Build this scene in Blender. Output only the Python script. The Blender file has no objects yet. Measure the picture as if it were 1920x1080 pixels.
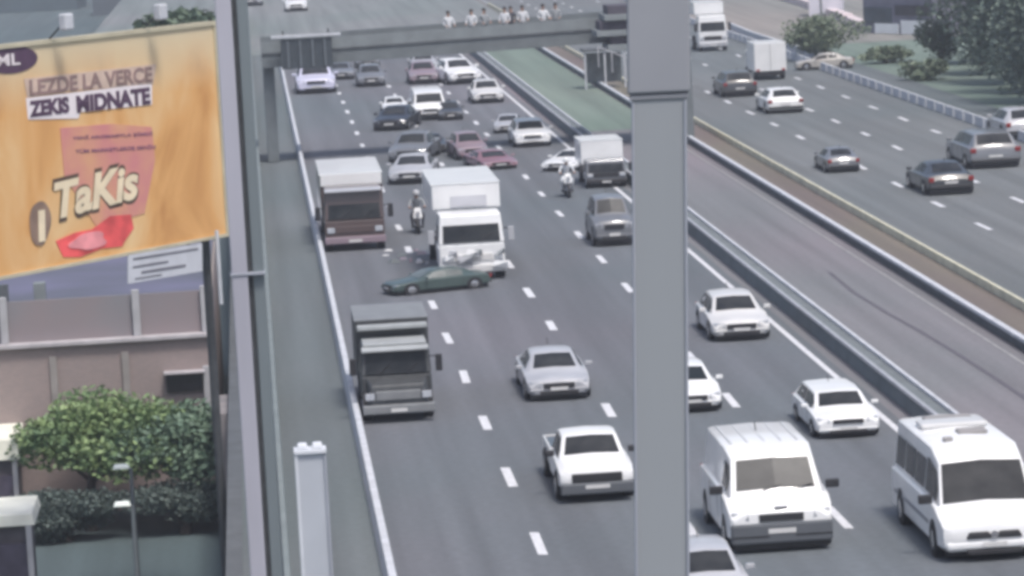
import bpy, bmesh, math, random
from mathutils import Vector, Matrix
random.seed(7)
sc = bpy.context.scene
C = sc.collection

# ---------------------------------------------------------------- camera
F = 6500.0; CH = 14.7
_r = math.radians(3); _c, _s = math.cos(_r), math.sin(_r)
TH = math.atan(822.9 / F); YAW = math.atan(472.6 * math.cos(TH) / F)
FW = Vector((math.sin(YAW) * math.cos(TH), math.cos(YAW) * math.cos(TH), -math.sin(TH)))
R0 = Vector((math.cos(YAW), -math.sin(YAW), 0)); U0 = R0.cross(FW)
RR = _c * R0 - _s * U0; UU = _s * R0 + _c * U0
CAM = Vector((0, 0, CH))
cd = bpy.data.cameras.new('camera'); cam = bpy.data.objects.new('camera', cd); C.objects.link(cam)
cd.sensor_width = 36; cd.lens = 36 * F / 1920; cd.clip_start = 0.5; cd.clip_end = 5000
M = Matrix((RR, UU, -FW)).transposed().to_4x4(); M.translation = CAM
cam.matrix_world = M
sc.camera = cam
# ---------------------------------------------------------------- world, sun, exposure
SUN_EL, SUN_AZ = math.radians(64), math.radians(156)      # azimuth clockwise from +Y
w = bpy.data.worlds.new('World'); sc.world = w; w.use_nodes = True
nt = w.node_tree; bg = nt.nodes['Background']
sky = nt.nodes.new('ShaderNodeTexSky'); sky.sky_type = 'NISHITA'; sky.sun_disc = False
sky.sun_elevation = SUN_EL; sky.sun_rotation = SUN_AZ; sky.dust_density = 4.0; sky.air_density = 1.0
nt.links.new(sky.outputs[0], bg.inputs[0]); bg.inputs[1].default_value = 0.105
sl = bpy.data.lights.new('sun', 'SUN'); so = bpy.data.objects.new('sun', sl); C.objects.link(so)
sl.energy = 1.9; sl.angle = math.radians(11); sl.color = (1, .95, .9)
sd = Vector((math.sin(SUN_AZ) * math.cos(SUN_EL), math.cos(SUN_AZ) * math.cos(SUN_EL), math.sin(SUN_EL)))
so.rotation_euler = sd.to_track_quat('Z', 'Y').to_euler(); so.location = (0, 0, 60)
sc.view_settings.view_transform = 'Standard'; sc.view_settings.look = 'None'
sc.view_settings.exposure = 0.62; sc.view_settings.gamma = 1
sc.cycles.filter_width = 3.8
sc.cycles.use_denoising = True
sc.cycles.max_bounces = 5

# ---------------------------------------------------------------- helpers
def ray(px, py): return FW + RR * ((px - 960) / F) + UU * ((540 - py) / F)
def at(px, py, z=0.0):
    d = ray(px, py); return CAM + d * ((z - CH) / d.z)
def atY(px, py, Y):
    d = ray(px, py); return CAM + d * (Y / d.y)
def pxm(p):                                    # pixels (of 1920) per metre at a point
    return F / (p - CAM).dot(FW)

MATS = {}
def mat(name, col, rough=.6, metal=0., var=0., scale=1., bump=0., spec=.5, coat=0., emit=0., col2=None, stretch=None, coords='Object', detail=6):
    if name in MATS: return MATS[name]
    m = bpy.data.materials.new(name); m.use_nodes = True; n = m.node_tree.nodes; l = m.node_tree.links
    b = n['Principled BSDF']; MATS[name] = m
    b.inputs['Roughness'].default_value = rough; b.inputs['Metallic'].default_value = metal
    b.inputs['Specular IOR Level'].default_value = spec
    b.inputs['Coat Weight'].default_value = coat
    c1 = tuple(col) + (1,)
    c2 = tuple(col2) + (1,) if col2 else tuple(min(1, x * (1 + var)) for x in col) + (1,)
    c0 = c1 if col2 else tuple(x * (1 - var) for x in col) + (1,)
    if emit: b.inputs['Emission Color'].default_value = c1; b.inputs['Emission Strength'].default_value = emit
    tc = n.new('ShaderNodeTexCoord'); mp = n.new('ShaderNodeMapping'); l.new(tc.outputs[coords], mp.inputs[0])
    if stretch: mp.inputs['Scale'].default_value = stretch
    no = n.new('ShaderNodeTexNoise'); no.inputs['Scale'].default_value = scale; no.inputs['Detail'].default_value = detail
    l.new(mp.outputs[0], no.inputs[0])
    rp = n.new('ShaderNodeValToRGB'); rp.color_ramp.elements[0].position = .32; rp.color_ramp.elements[1].position = .68
    rp.color_ramp.elements[0].color = c0; rp.color_ramp.elements[1].color = c2
    l.new(no.outputs[0], rp.inputs[0]); l.new(rp.outputs[0], b.inputs['Base Color'])
    if bump:
        bp = n.new('ShaderNodeBump'); bp.inputs['Strength'].default_value = bump; bp.inputs['Distance'].default_value = .03
        l.new(no.outputs[0], bp.inputs['Height']); l.new(bp.outputs[0], b.inputs['Normal'])
    return m

def asphalt(name, a, b2, track=True):
    m = bpy.data.materials.new(name); m.use_nodes = True; n = m.node_tree.nodes; l = m.node_tree.links
    b = n['Principled BSDF']; b.inputs['Roughness'].default_value = .85
    tc = n.new('ShaderNodeTexCoord')
    def noise(scale, st, det=5):
        mp = n.new('ShaderNodeMapping'); mp.inputs['Scale'].default_value = st; l.new(tc.outputs['Object'], mp.inputs[0])
        no = n.new('ShaderNodeTexNoise'); no.inputs['Scale'].default_value = scale; no.inputs['Detail'].default_value = det
        l.new(mp.outputs[0], no.inputs[0]); return no.outputs[0]
    big = noise(.045, (1, .6, 1)); strip = noise(1.1, (1, .02, 1), 3); fine = noise(5, (1, 1, 1), 8)
    rp = n.new('ShaderNodeValToRGB'); l.new(big, rp.inputs[0]); rp.color_ramp.elements[0].position = .38; rp.color_ramp.elements[1].position = .62
    rp.color_ramp.elements[0].color = tuple(a) + (1,); rp.color_ramp.elements[1].color = tuple(b2) + (1,)
    def mul(col, fac, lo, hi):
        mr = n.new('ShaderNodeMapRange'); l.new(fac, mr.inputs[0]); mr.inputs[1].default_value = .3; mr.inputs[2].default_value = .7
        mr.inputs[3].default_value = lo; mr.inputs[4].default_value = hi
        mx = n.new('ShaderNodeVectorMath'); mx.operation = 'SCALE'; l.new(col, mx.inputs[0]); l.new(mr.outputs[0], mx.inputs['Scale'])
        return mx.outputs[0]
    o = mul(rp.outputs[0], strip, .80, 1.15); o = mul(o, fine, .9, 1.1)
    l.new(o, b.inputs['Base Color'])
    bp = n.new('ShaderNodeBump'); bp.inputs['Strength'].default_value = .3; bp.inputs['Distance'].default_value = .01
    l.new(fine, bp.inputs['Height']); l.new(bp.outputs[0], b.inputs['Normal'])
    MATS[name] = m; return m

class MB:
    def __init__(s): s.v = []; s.f = []; s.m = []
    def face(s, pts, mi=0):
        i = len(s.v); s.v += [tuple(p) for p in pts]; s.f.append(tuple(range(i, i + len(pts)))); s.m.append(mi); return s
    def hexa(s, p, mi=0):                      # 8 points: bottom ring, top ring
        i = len(s.v); s.v += [tuple(q) for q in p]
        for f in ((0, 3, 2, 1), (4, 5, 6, 7), (0, 1, 5, 4), (1, 2, 6, 5), (2, 3, 7, 6), (3, 0, 4, 7)):
            s.f.append(tuple(i + k for k in f)); s.m.append(mi)
        return s
    def box(s, x0, x1, y0, y1, z0, z1, mi=0, top=1.0):
        cx, cy = (x0 + x1) / 2, (y0 + y1) / 2
        a = [(x0, y0), (x1, y0), (x1, y1), (x0, y1)]
        return s.hexa([(x, y, z0) for x, y in a] + [(cx + (x - cx) * top, cy + (y - cy) * top, z1) for x, y in a], mi)
    def beam(s, a, b, w, h=None, up=Vector((0, 0, 1)), mi=0):
        a, b = Vector(a), Vector(b); h = h or w; d = (b - a).normalized()
        if abs(d.dot(up)) > .98: up = Vector((1, 0, 0))
        x = d.cross(up).normalized() * w / 2; y = x.cross(d).normalized() * h / 2
        return s.hexa([a - x - y, a + x - y, a + x + y, a - x + y, b - x - y, b + x - y, b + x + y, b - x + y], mi)
    def tube(s, a, b, r0, r1=None, n=12, mi=0, caps=True):
        a, b = Vector(a), Vector(b); r1 = r0 if r1 is None else r1; d = (b - a).normalized()
        up = Vector((0, 0, 1)) if abs(d.z) < .95 else Vector((1, 0, 0))
        x = d.cross(up).normalized(); y = x.cross(d)
        i = len(s.v)
        for p, r in ((a, r0), (b, r1)):
            for k in range(n):
                t = 2 * math.pi * k / n; s.v.append(tuple(p + x * math.cos(t) * r + y * math.sin(t) * r))
        for k in range(n):
            k2 = (k + 1) % n; s.f.append((i + k, i + k2, i + n + k2, i + n + k)); s.m.append(mi)
        if caps:
            s.f.append(tuple(i + k for k in range(n))[::-1]); s.f.append(tuple(i + n + k for k in range(n))); s.m += [mi, mi]
        return s
    def build(s, name, mats, parent=None, bevel=0, smooth=False, seg=2):
        me = bpy.data.meshes.new(name); me.from_pydata(s.v, [], s.f)
        for m_ in (mats if isinstance(mats, (list, tuple)) else [mats]): me.materials.append(m_)
        me.polygons.foreach_set('material_index', s.m)
        bm = bmesh.new(); bm.from_mesh(me); bmesh.ops.recalc_face_normals(bm, faces=bm.faces); bm.to_mesh(me); bm.free()
        if smooth:
            me.polygons.foreach_set('use_smooth', [True] * len(me.polygons))
            me.set_sharp_from_angle(angle=math.radians(38))
        me.update()
        o = bpy.data.objects.new(name, me); C.objects.link(o)
        if parent: o.parent = parent
        if bevel:
            b = o.modifiers.new('bevel', 'BEVEL'); b.width = bevel; b.segments = seg; b.limit_method = 'ANGLE'
        return o

def tag(o, label=None, cat=None, group=None, kind=None):
    if label: o['label'] = label
    if cat: o['category'] = cat
    if group: o['group'] = group
    if kind: o['kind'] = kind
    return o
def empty(name, loc, rz=0):
    o = bpy.data.objects.new(name, None); C.objects.link(o); o.location = loc; o.rotation_euler = (0, 0, rz); o.empty_display_size = .3
    return o
def struct(mb, name, m, **k): return tag(mb.build(name, m, **k), kind='structure')
def copy_tree(o, parent=None):
    c = o.copy(); C.objects.link(c); c.parent = parent
    for ch in list(o.children): copy_tree(ch, c)
    return c

def text_mesh(body, name, m, parent, center, xdir, ydir, width, height, depth=.01, bold=0., shear=0.):
    cu = bpy.data.curves.new(name, 'FONT'); cu.body = body; cu.extrude = .01; cu.offset = bold; cu.shear = shear
    to = bpy.data.objects.new(name, cu); C.objects.link(to)
    dg = bpy.context.evaluated_depsgraph_get(); me = bpy.data.meshes.new_from_object(to.evaluated_get(dg))
    bpy.data.objects.remove(to)
    xs = [v.co.x for v in me.vertices]; ys = [v.co.y for v in me.vertices]
    cx, cy = (min(xs) + max(xs)) / 2, (min(ys) + max(ys)) / 2; sx, sy = width / (max(xs) - min(xs)), height / (max(ys) - min(ys))
    nd = xdir.cross(ydir)
    for v in me.vertices:
        v.co = center + xdir * ((v.co.x - cx) * sx) + ydir * ((v.co.y - cy) * sy) + nd * (v.co.z / .01 * depth / 2)
    me.materials.clear(); me.materials.append(m)
    o = bpy.data.objects.new(name, me); C.objects.link(o); o.parent = parent
    return o

# ---------------------------------------------------------------- materials
A1 = asphalt('asphalt_main', (.106, .124, .138), (.134, .134, .153))
A2 = asphalt('asphalt_far_side', (.120, .138, .146), (.142, .150, .156))
A3 = asphalt('busway_concrete', (.155, .162, .172), (.192, .170, .190))
A4 = asphalt('verge_paving', (.100, .124, .130), (.124, .138, .146))
A5 = asphalt('median_strip', (.15, .118, .115), (.150, .138, .108))
LOW = asphalt('lower_street', (.066, .096, .102), (.084, .110, .115))
LAND = asphalt('land', (.10, .135, .125), (.14, .165, .155))
DIRT = asphalt('dirt', (.24, .22, .205), (.19, .20, .19))
PAINT = mat('road_paint', (.62, .63, .66), .6, var=.15, scale=6)
WHITEC = mat('whitewashed_concrete', (.50, .52, .56), .7, var=.12, scale=2)
STEEL = mat('galvanised_steel', (.46, .47, .50), .45, metal=.3, var=.15, scale=3)
POLE = mat('pole_grey', (.29, .312, .335), .5, var=.06, scale=1.2, stretch=(1, 1, .1))
POLE2 = mat('pole_light', (.31, .33, .38), .5, var=.1, scale=2, stretch=(1, 1, .1))
DARKST = mat('dark_steel', (.05, .055, .06), .6, var=.2, scale=4)
CONC = mat('concrete', (.145, .165, .175), .85, var=.12, scale=1.5, bump=.3)
CONCL = mat('concrete_light', (.20, .225, .235), .85, var=.12, scale=1.5, bump=.3)
CONCD = mat('concrete_dark', (.09, .10, .11), .85, var=.15, scale=1.5, bump=.3)
GLASS = mat('glass', (.016, .019, .024), .2, scale=1.6, spec=.15, col2=(.045, .048, .052))  # pale mottling painted in for reflections on the panes, passing as light dust
RUB = mat('rubber', (.018, .018, .02), .8, var=.2, scale=10)
BLACK = mat('black_plastic', (.022, .022, .026), .55, var=.2, scale=8)
CHROME = mat('chrome', (.5, .5, .52), .25, metal=.9, var=.1, scale=5)
LAMPM = mat('headlamp', (.34, .36, .40), .12, var=.15, scale=12, coat=1)
TAIL = mat('tail_lamp', (.30, .02, .02), .25, var=.2, scale=10, coat=.5)
PLATE = mat('number_plate', (.6, .6, .6), .5, var=.05, scale=8)
PINK = mat('print_seat', (.3, .1, .12), .6)
def paint(name, c, var=.05): return mat(name, c, .32, var=var, scale=1.3, coat=.5)
P = dict(white=paint('paint_white', (.78, .79, .80)), white2=paint('paint_white_warm', (.62, .62, .62)), silver=paint('paint_silver', (.42, .43, .46), .1),
         grey=paint('paint_grey', (.16, .17, .19)), dark=paint('paint_dark', (.045, .05, .058)), black=paint('paint_black', (.02, .022, .03)),
         lilac=paint('paint_lilac', (.58, .58, .72)), blue=paint('paint_blue', (.04, .05, .14)), green=paint('paint_green', (.055, .085, .080)),
         maroon=paint('paint_maroon', (.095, .068, .066)), rose=paint('paint_rose', (.26, .20, .235)), maroon_car=paint('paint_reddish', (.26, .14, .18)), cream=paint('paint_cream', (.45, .43, .40)))

# ---------------------------------------------------------------- the setting
STRIPG = asphalt('strip_green', (.125, .175, .145), (.160, .200, .170))
XL, XW = 2.22, -.8
g = MB()   # one ground sheet, stepping down to the lower street on the left
for (a, b_) in ((XW, 3000),): g.face([(a, -200, -.012), (b_, -200, -.012), (b_, 3500, -.012), (a, 3500, -.012)])
struct(g, 'ground', LAND)
g = MB(); g.face([(-3000, -200, -4), (XW, -200, -4), (XW, 3500, -4), (-3000, 3500, -4)]); struct(g, 'lower_ground', LOW)
g = MB(); g.box(XW - .35, XW, -200, 340, -4, .02); tag(g.build('retaining_wall', CONCD), 'grey concrete retaining wall holding the highway edge above the lower street', 'wall')
def sheet(name, x0, x1, y0, y1, z, m):
    g = MB(); n = 1
    g.face([(x0, y0, z), (x1, y0, z), (x1, y1, z), (x0, y1, z)]); return struct(g, name, m)
sheet('verge', XW, XL, -20, 600, -.004, A4)
sheet('road', XL, 15.7, -20, 900, 0.0, A1)
sheet('busway', 15.7, 21.05, -20, 900, -.003, A3)
sheet('median', 21.05, 22.95, -20, 900, .002, A5)
sheet('far_road', 22.95, 35.4, -20, 900, 0.0, A2)
sheet('far_pavement', 35.4, 41.5, 60, 600, -.005, A4)
sheet('far_verge', 36.6, 90, 240, 600, .004, DIRT)
sheet('far_lawn', 38.6, 41.5, 60, 239.9, .001, STRIPG)
sheet('far_lawn', 41.52, 90, 60, 239.9, -.009, STRIPG)

def dashes(x, y0, per, n, name='lane_dash', ln=2.3, w=.22):
    g = MB()
    rd = random.Random(int(x * 10))
    for k in range(n):
        y = y0 + per * k + rd.uniform(-.12, .12); a = ln / 2 * rd.uniform(.85, 1.1); q = w / 2 * rd.uniform(.85, 1.1); j = rd.uniform(-.02, .02)
        g.face([(x - q + j, y - a, .006), (x + q + j, y - a - .06, .006), (x + q - j, y + a, .006), (x - q - j, y + a + .05, .006)])
    return struct(g, name, PAINT)
dashes(5.5, 64.2, 8.1, 25, 'lane_marking'); dashes(8.8, 64.4, 8.3, 25, 'lane_marking'); dashes(12.08, 64.8, 8.22, 25, 'lane_marking')
dashes(26.55, 108.5, 8.4, 38, 'lane_marking'); dashes(29.7, 108.5, 8.35, 38, 'lane_marking'); dashes(33.0, 107.2, 8.4, 38, 'lane_marking')
def line(x, y0, y1, w=.16, z=.006, m=PAINT, name='edge_line'):
    g = MB(); g.face([(x - w / 2, y0, z), (x + w / 2, y0, z), (x + w / 2, y1, z), (x - w / 2, y1, z)]); return struct(g, name, m)
line(15.36, 40, 264, .17)
line(23.25, 40, 700, .10); line(20.6, 40, 176, .0799, m=mat('worn_paint', (.3, .3, .3), var=.3, scale=3))
sheet('junction', -14, 22.7, 266, 700, .012, asphalt('junction_paving', (.150, .178, .176), (.185, .195, .200)))
# tar seam wandering down the busway
g = MB(); pts = [at(1555, 510), at(1600, 548), at(1660, 585), at(1720, 618), at(1790, 660), at(1860, 705), at(1930, 752)]
for a, b_ in zip(pts, pts[1:]):
    d = Vector((.07, 0, 0)); z = Vector((0, 0, .006)); g.face([a - d + z, a + d + z, b_ + d + z, b_ - d + z])
struct(g, 'tar_seam', mat('tar', (.10, .092, .108), .7, var=.1, scale=3))

# low white barrier on the left
def kerb_barrier(x, y0, y1, h, w, seg, gap, name, m, label, cat, foot=.0):
    root = empty(name, (x, y0, 0)); tag(root, label, cat)
    y = y0; k = 0
    parts = []
    while y < y1:
        g = MB(); L = min(seg, y1 - y)
        a, b_ = y - y0, y - y0 + L - gap
        g.hexa([(-w / 2 - foot, a, 0), (w / 2 + foot, a, 0), (w / 2 + foot, b_, 0), (-w / 2 - foot, b_, 0), (-w / 2 * .8, a, h), (w / 2 * .8, a, h), (w / 2 * .8, b_, h), (-w / 2 * .8, b_, h)])
        g.build('barrier_segment', m, root, bevel=.02); y += L; k += 1
    return root
kerb_barrier(XL, 60, 252, .42, .2, 6.0, .05, 'concrete_barrier', WHITEC, 'low white barrier along the left edge of the highway, in segments', 'barrier', .05)

def guardrail(xs, y0, y1, h, name, label, m=STEEL, postm=CONCD, per=4.0):
    root = empty(name, (sum(xs) / len(xs), y0, 0)); tag(root, label, 'guardrail'); cx = sum(xs) / len(xs)
    for x in xs:
        g = MB(); y = y0; x_ = x - cx; o = .03
        prof = [(0, h - .32), (o, h - .28), (o, h - .22), (0, h - .17), (o, h - .10), (o, h - .04), (0, h), (-.03, h - .02), (-.03, h - .3)]
        i = len(g.v)
        for yy in (0, y1 - y0): g.v += [(x_ + a, yy, b_) for a, b_ in prof]
        n = len(prof)
        for k in range(n): g.f.append((i + k, i + (k + 1) % n, i + n + (k + 1) % n, i + n + k)); g.m.append(0)
        g.build('rail', m, root)
    k = 0; y = y0
    while y < y1 and k < 95:
        g = MB(); g.box(-.06, .06, y - y0 - .05, y - y0 + .05, 0, h - .05)
        if len(xs) > 1: g.box(min(xs) - cx + .031, -.0605, y - y0 - .04, y - y0 + .04, h - .25, h - .1).box(.0605, max(xs) - cx - .031, y - y0 - .04, y - y0 + .04, h - .25, h - .1)
        g.build('post', postm, root); y += per; k += 1
    return root
def median_barrier(x0, x1, y0, y1, h, label):
    root = empty('median_barrier', ((x0 + x1) / 2, y0, 0)); tag(root, label, 'barrier'); w_ = (x1 - x0) / 2; y = 0; k = 0
    while y < y1 - y0 and k < 60:
        L = min(8.0, y1 - y0 - y) - .04
        MB().hexa([(-w_ - .04, y, 0), (w_ + .04, y, 0), (w_ + .04, y + L, 0), (-w_ - .04, y + L, 0), (-w_ + .05, y, h), (w_ - .05, y, h), (w_ - .05, y + L, h), (-w_ + .05, y + L, h)]).build('barrier_segment', CONC, root, bevel=.015); y += 8; k += 1
    for sx, m in ((-1, STEEL), (1, WHITEC)): MB().box(sx * w_ - .06, sx * w_ + .05, 0, y1 - y0, h + .002, h + .09).build('rail', m, root, bevel=.01)
    return root
median_barrier(16.12, 16.62, 66, 264, .44, 'broad median barrier topped by two pale rails between the white edge line and the busway')
def capped_wall(x, y0, y1, h, label):
    root = empty('capped_wall', (x, y0, 0)); tag(root, label, 'barrier'); rd = random.Random(3); y = 0; k = 0
    while y < y1 - y0 and k < 50:
        L = min(8.0, y1 - y0 - y); MB().box(-.06, .06, y, y + L - .05, 0, h).build('barrier_segment', CONCD, root)
        MB().box(-.10 , .10, y, y + L - .08, h + .002, h + .11).build('cap', WHITEC, root, bevel=.01); y += 8; k += 1
    return root
capped_wall(21.15, 80, 262, .26, 'thin dark barrier with a bright white cap along the right side of the busway')
sheet('planted_strip', 16.75, 20.95, 178, 264, .004, STRIPG)
kerb_barrier(22.95, 80, 330, .30, .13, 9, .06, 'median_kerb_wall', mat('yellowish_concrete', (.62, .60, .46), .8, var=.15, scale=1.2), 'low yellowish kerb wall along the near side of the opposite carriageway', 'kerb wall')
# far guardrail with bead-like segments
kerb_barrier(35.5, 140, 400, .5, .18, 2.4, .35, 'segmented_barrier', WHITEC, 'beaded white barrier along the far edge of the opposite carriageway', 'barrier')
# parapet beside the verge on the left
kerb_barrier(.12, 50, 330, .75, .16, 12, .03, 'edge_parapet', mat('parapet_green_grey', (.17, .20, .205), .8, var=.1, scale=1), 'thin grey green parapet on the outer edge of the paved verge', 'parapet')

# ---------------------------------------------------------------- poles near the camera
def column(name, px, Y, wpx, ztop, m, label, cat, lean=None, base=0.0):
    p = atY(px, 540, Y); return p
Yp = 14.0
a = atY(1234, 0, Yp); b_ = atY(1242, 1080, Yp); dirv = (a - b_) / (a.z - b_.z)
foot = b_ + dirv * (0 - b_.z); topp = b_ + dirv * (18 - b_.z); slv = b_ + dirv * (atY(1237, 172, Yp).z - b_.z)
root = empty('lamp_pole', foot); tag(root, 'thick blue grey pole standing nearest, crossing the whole picture, wider at the top', 'pole')
k_ = F / Yp; foot_ = Vector((0, 0, 0))
def sq(a, b, r0, name, m, bevel):
    g = MB(); g.hexa([a + Vector((sx * r0, sy * r0, 0)) for sx, sy in ((-1, -1), (1, -1), (1, 1), (-1, 1))] + [b + Vector((sx * r0, sy * r0, 0)) for sx, sy in ((-1, -1), (1, -1), (1, 1), (-1, 1))]); return g.build(name, m, root, bevel=bevel, seg=3)
PR = math.atan2(foot.x + .55, Yp)
root.rotation_euler = (0, 0, -PR)
def rotv(v): return Matrix.Rotation(PR, 3, 'Z') @ v
q0, q1, q2 = Vector((0, 0, .04)), rotv(slv - foot), rotv(topp - foot); dq = rotv(dirv)
sq(q0, q1, 51.5 / k_, 'shaft', POLE, .012)
sq(q1 + dq * .002, q2, 59 / k_, 'upper_sleeve', mat('pole_sleeve', (.285, .298, .33), .5, var=.06, scale=1.2), .012)
sq(q1 - dq * .022, q1 - dq * .001, 55 / k_, 'collar', mat('collar_grey', (.26, .27, .30), .5, var=.1), .004)
MB().box(-.28, .28, -.28, .28, 0, .04).build('base_plate', DARKST, root, bevel=.01)
for sx in (-1, 1):
    o_ = Vector((sx * 49 / k_, -51.5 / k_ - .004, 0)); MB().tube(o_ + Vector((0, 0, .1)), q1 + o_ - dq * .03, .0065, n=8).build('conduit', POLE2, root, smooth=True)

# left mast: two columns bound together
Ym = 60.0
def col_at(px0, px1, y, Y): a = atY(px0, y, Y); c = atY(px1, y, Y); return a.x, c.x
root = empty('gantry_mast', (atY(452, 540, Ym).x, Ym, 0)); tag(root, 'tall pale mast of paired columns beside the orange billboard', 'mast')
ox = root.location.x
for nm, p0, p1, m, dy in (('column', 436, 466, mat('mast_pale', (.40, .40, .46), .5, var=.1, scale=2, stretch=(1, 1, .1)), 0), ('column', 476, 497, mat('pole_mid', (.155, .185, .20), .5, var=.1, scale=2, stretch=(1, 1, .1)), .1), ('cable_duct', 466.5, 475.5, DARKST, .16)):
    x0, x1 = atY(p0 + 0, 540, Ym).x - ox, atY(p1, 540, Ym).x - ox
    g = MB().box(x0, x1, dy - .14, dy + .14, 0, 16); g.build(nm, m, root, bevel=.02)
for z in (7.6,):
    x0, x1 = atY(433, 540, Ym).x - ox, atY(499, 540, Ym).x - ox
    MB().box(x0, x1, -.16, .27, z, z + .05).build('clamp', POLE2, root, bevel=.01)

# pale pylon at the bottom left
pb = atY(588, 960, 55); root = empty('pylon', (pb.x, 55, 0)); tag(root, 'pale grey boxy pylon with white rim rising at the lower left edge of the road', 'pylon')
hw = .255; zt = atY(585, 842, 55).z
MB().box(-hw + .05, hw - .05, -.11, .2, 0, zt - .06).build('panel', mat('pylon_grey', (.44, .47, .52), .5, var=.04, scale=2), root)
for sx in (-1, 1): MB().box(sx * hw - (.05 if sx > 0 else 0), sx * hw + (0 if sx > 0 else .05), -.14, .23, 0, zt - .06).build('edge_trim', mat('pylon_white', (.6, .63, .68), .5, var=.05, scale=2) if sx < 0 else mat('pylon_shade', (.33, .35, .40), .5, var=.05, scale=2), root, bevel=.01)  # right trim is a darker copy, its shaded side put into the colour
MB().box(-hw - .005, hw + .005, -.16, .25, zt - .058, zt + .01).build('cap', MATS['pylon_white'], root, bevel=.01)
for sx in (-1, 1): MB().box(sx * .12 - .09, sx * .12 + .09, -.08, .15, zt + .012, zt + .10, top=.8).build('cap_lamp', MATS['pylon_white'], root, bevel=.02)

# ---------------------------------------------------------------- billboard
BR = atY(403, 45, 85); BR.z = 0; bx = Vector((4.9, 6.1, 0)).normalized(); bn = Vector((bx.y, -bx.x, 0)); up = Vector((0, 0, 1))
def bb(px, py, off=0.0):
    d = ray(px, py); t = (BR - CAM).dot(bn) / d.dot(bn); return CAM + d * t + bn * off
zb_, zt_ = bb(410, 440).z, bb(402, 47).z
W_ = 11.5
bc = BR - bx * 5.5
root = empty('billboard', (BR.x - bx.x * 5.5, BR.y - bx.y * 5.5, -4)); tag(root, 'large orange and tan snack billboard with slanted lettering and a red patch', 'billboard')
def bob(mb, name, m, parent=root, **k):
    mb.v = [tuple(Vector(v) - root.location) for v in mb.v]; return mb.build(name, m, parent, **k)
def bhex(r0, r1, z0, z1, o0, o1):
    P_ = []
    for z in (z0, z1):
        for (r, o) in ((r0, o0), (r1, o0), (r1, o1), (r0, o1)): P_.append(BR + bx * r + bn * o + up * z)
    return P_
BM = bpy.data.materials.new('printed_vinyl'); BM.use_nodes = True
n = BM.node_tree.nodes; l = BM.node_tree.links; b = n['Principled BSDF']; b.inputs['Roughness'].default_value = .5
tc = n.new('ShaderNodeTexCoord'); mp = n.new('ShaderNodeMapping'); mp.inputs['Scale'].default_value = (.6, .6, .35); l.new(tc.outputs['Object'], mp.inputs[0])
no = n.new('ShaderNodeTexNoise'); no.inputs['Scale'].default_value = .9; no.inputs['Detail'].default_value = 4; no.inputs['Distortion'].default_value = .8; l.new(mp.outputs[0], no.inputs[0])
rp = n.new('ShaderNodeValToRGB'); rp.color_ramp.elements[0].position = .3; rp.color_ramp.elements[0].color = (.50, .23, .07, 1); rp.color_ramp.elements[1].position = .72; rp.color_ramp.elements[1].color = (.80, .57, .30, 1)
e = rp.color_ramp.elements.new(.48); e.color = (.70, .38, .14, 1)
l.new(no.outputs[0], rp.inputs[0])
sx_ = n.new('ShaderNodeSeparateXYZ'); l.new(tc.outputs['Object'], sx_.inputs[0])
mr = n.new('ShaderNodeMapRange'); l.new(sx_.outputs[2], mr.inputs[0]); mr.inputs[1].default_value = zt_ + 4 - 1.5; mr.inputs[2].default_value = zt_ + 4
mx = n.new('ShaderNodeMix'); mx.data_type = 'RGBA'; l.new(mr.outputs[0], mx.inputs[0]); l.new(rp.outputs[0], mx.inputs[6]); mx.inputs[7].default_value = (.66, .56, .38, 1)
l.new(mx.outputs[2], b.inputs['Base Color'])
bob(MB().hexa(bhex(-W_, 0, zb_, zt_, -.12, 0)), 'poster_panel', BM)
CRM = mat('print_cream', (.80, .68, .48), .5, var=.1, scale=2); PUR = mat('print_purple', (.085, .045, .085), .5, var=.2, scale=3)
RED = mat('print_red', (.74, .10, .10), .5, var=.3, scale=1.6); PNK = mat('print_pink', (.60, .22, .24), .5, scale=.8, col2=(.68, .36, .20)); WHT = mat('print_white', (.80, .74, .76), .5, var=.05)
g = MB(); g.hexa(bhex(-W_, .0, zt_ + .002, zt_ + .1, -.16, .05)).hexa(bhex(-W_, .0, zb_ - .08, zb_ - .002, -.16, .05)).hexa(bhex(-.09, 0, zb_, zt_, .002, .05)); bob(g, 'frame', mat('frame_cream', (.50, .46, .34), .6, var=.1, scale=2))
g = MB().hexa(bhex(.002, .16, zb_ - .05, zt_ + .08, -.5, -.02)); bob(g, 'side_frame', mat('rust_brown', (.055, .035, .035), .7, var=.3, scale=3))
for r in (-.35, -8.9):
    g = MB().tube(BR + bx * r - bn * .45 + up * -4, BR + bx * r - bn * .45 + up * (zt_ - .3), .11, n=14); bob(g, 'support_post', DARKST, smooth=True)
def poly(pts, off, name, m, th=.012):
    g = MB(); q0 = [bb(x, y, off) for x, y in pts]; q1 = [bb(x, y, off + th) for x, y in pts]; nn = len(pts)
    g.face(q1)
    for i in range(nn): g.face([q0[i], q0[(i + 1) % nn], q1[(i + 1) % nn], q1[i]])
    return bob(g, name, m)
def blob(cx, cy, rx, ry, rot, off, name, m, wob=.12, n=28, seed=1):
    rnd = random.Random(seed); ph = [rnd.random() * 6.28 for _ in range(3)]; c_, s_ = math.cos(rot), math.sin(rot); pts = []
    for k in range(n):
        t = 2 * math.pi * k / n; q = 1 + wob * (math.sin(3 * t + ph[0]) + .6 * math.sin(5 * t + ph[1])); x, y = rx * q * math.cos(t), ry * q * math.sin(t)
        pts.append((cx + x * c_ - y * s_, cy + x * s_ + y * c_))
    return poly(pts[::-1], off, name, m)
poly([(112, 240), (210, 232), (284, 238), (290, 300), (270, 400), (180, 425), (120, 330)], .003, 'pink_patch', PNK)
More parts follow.
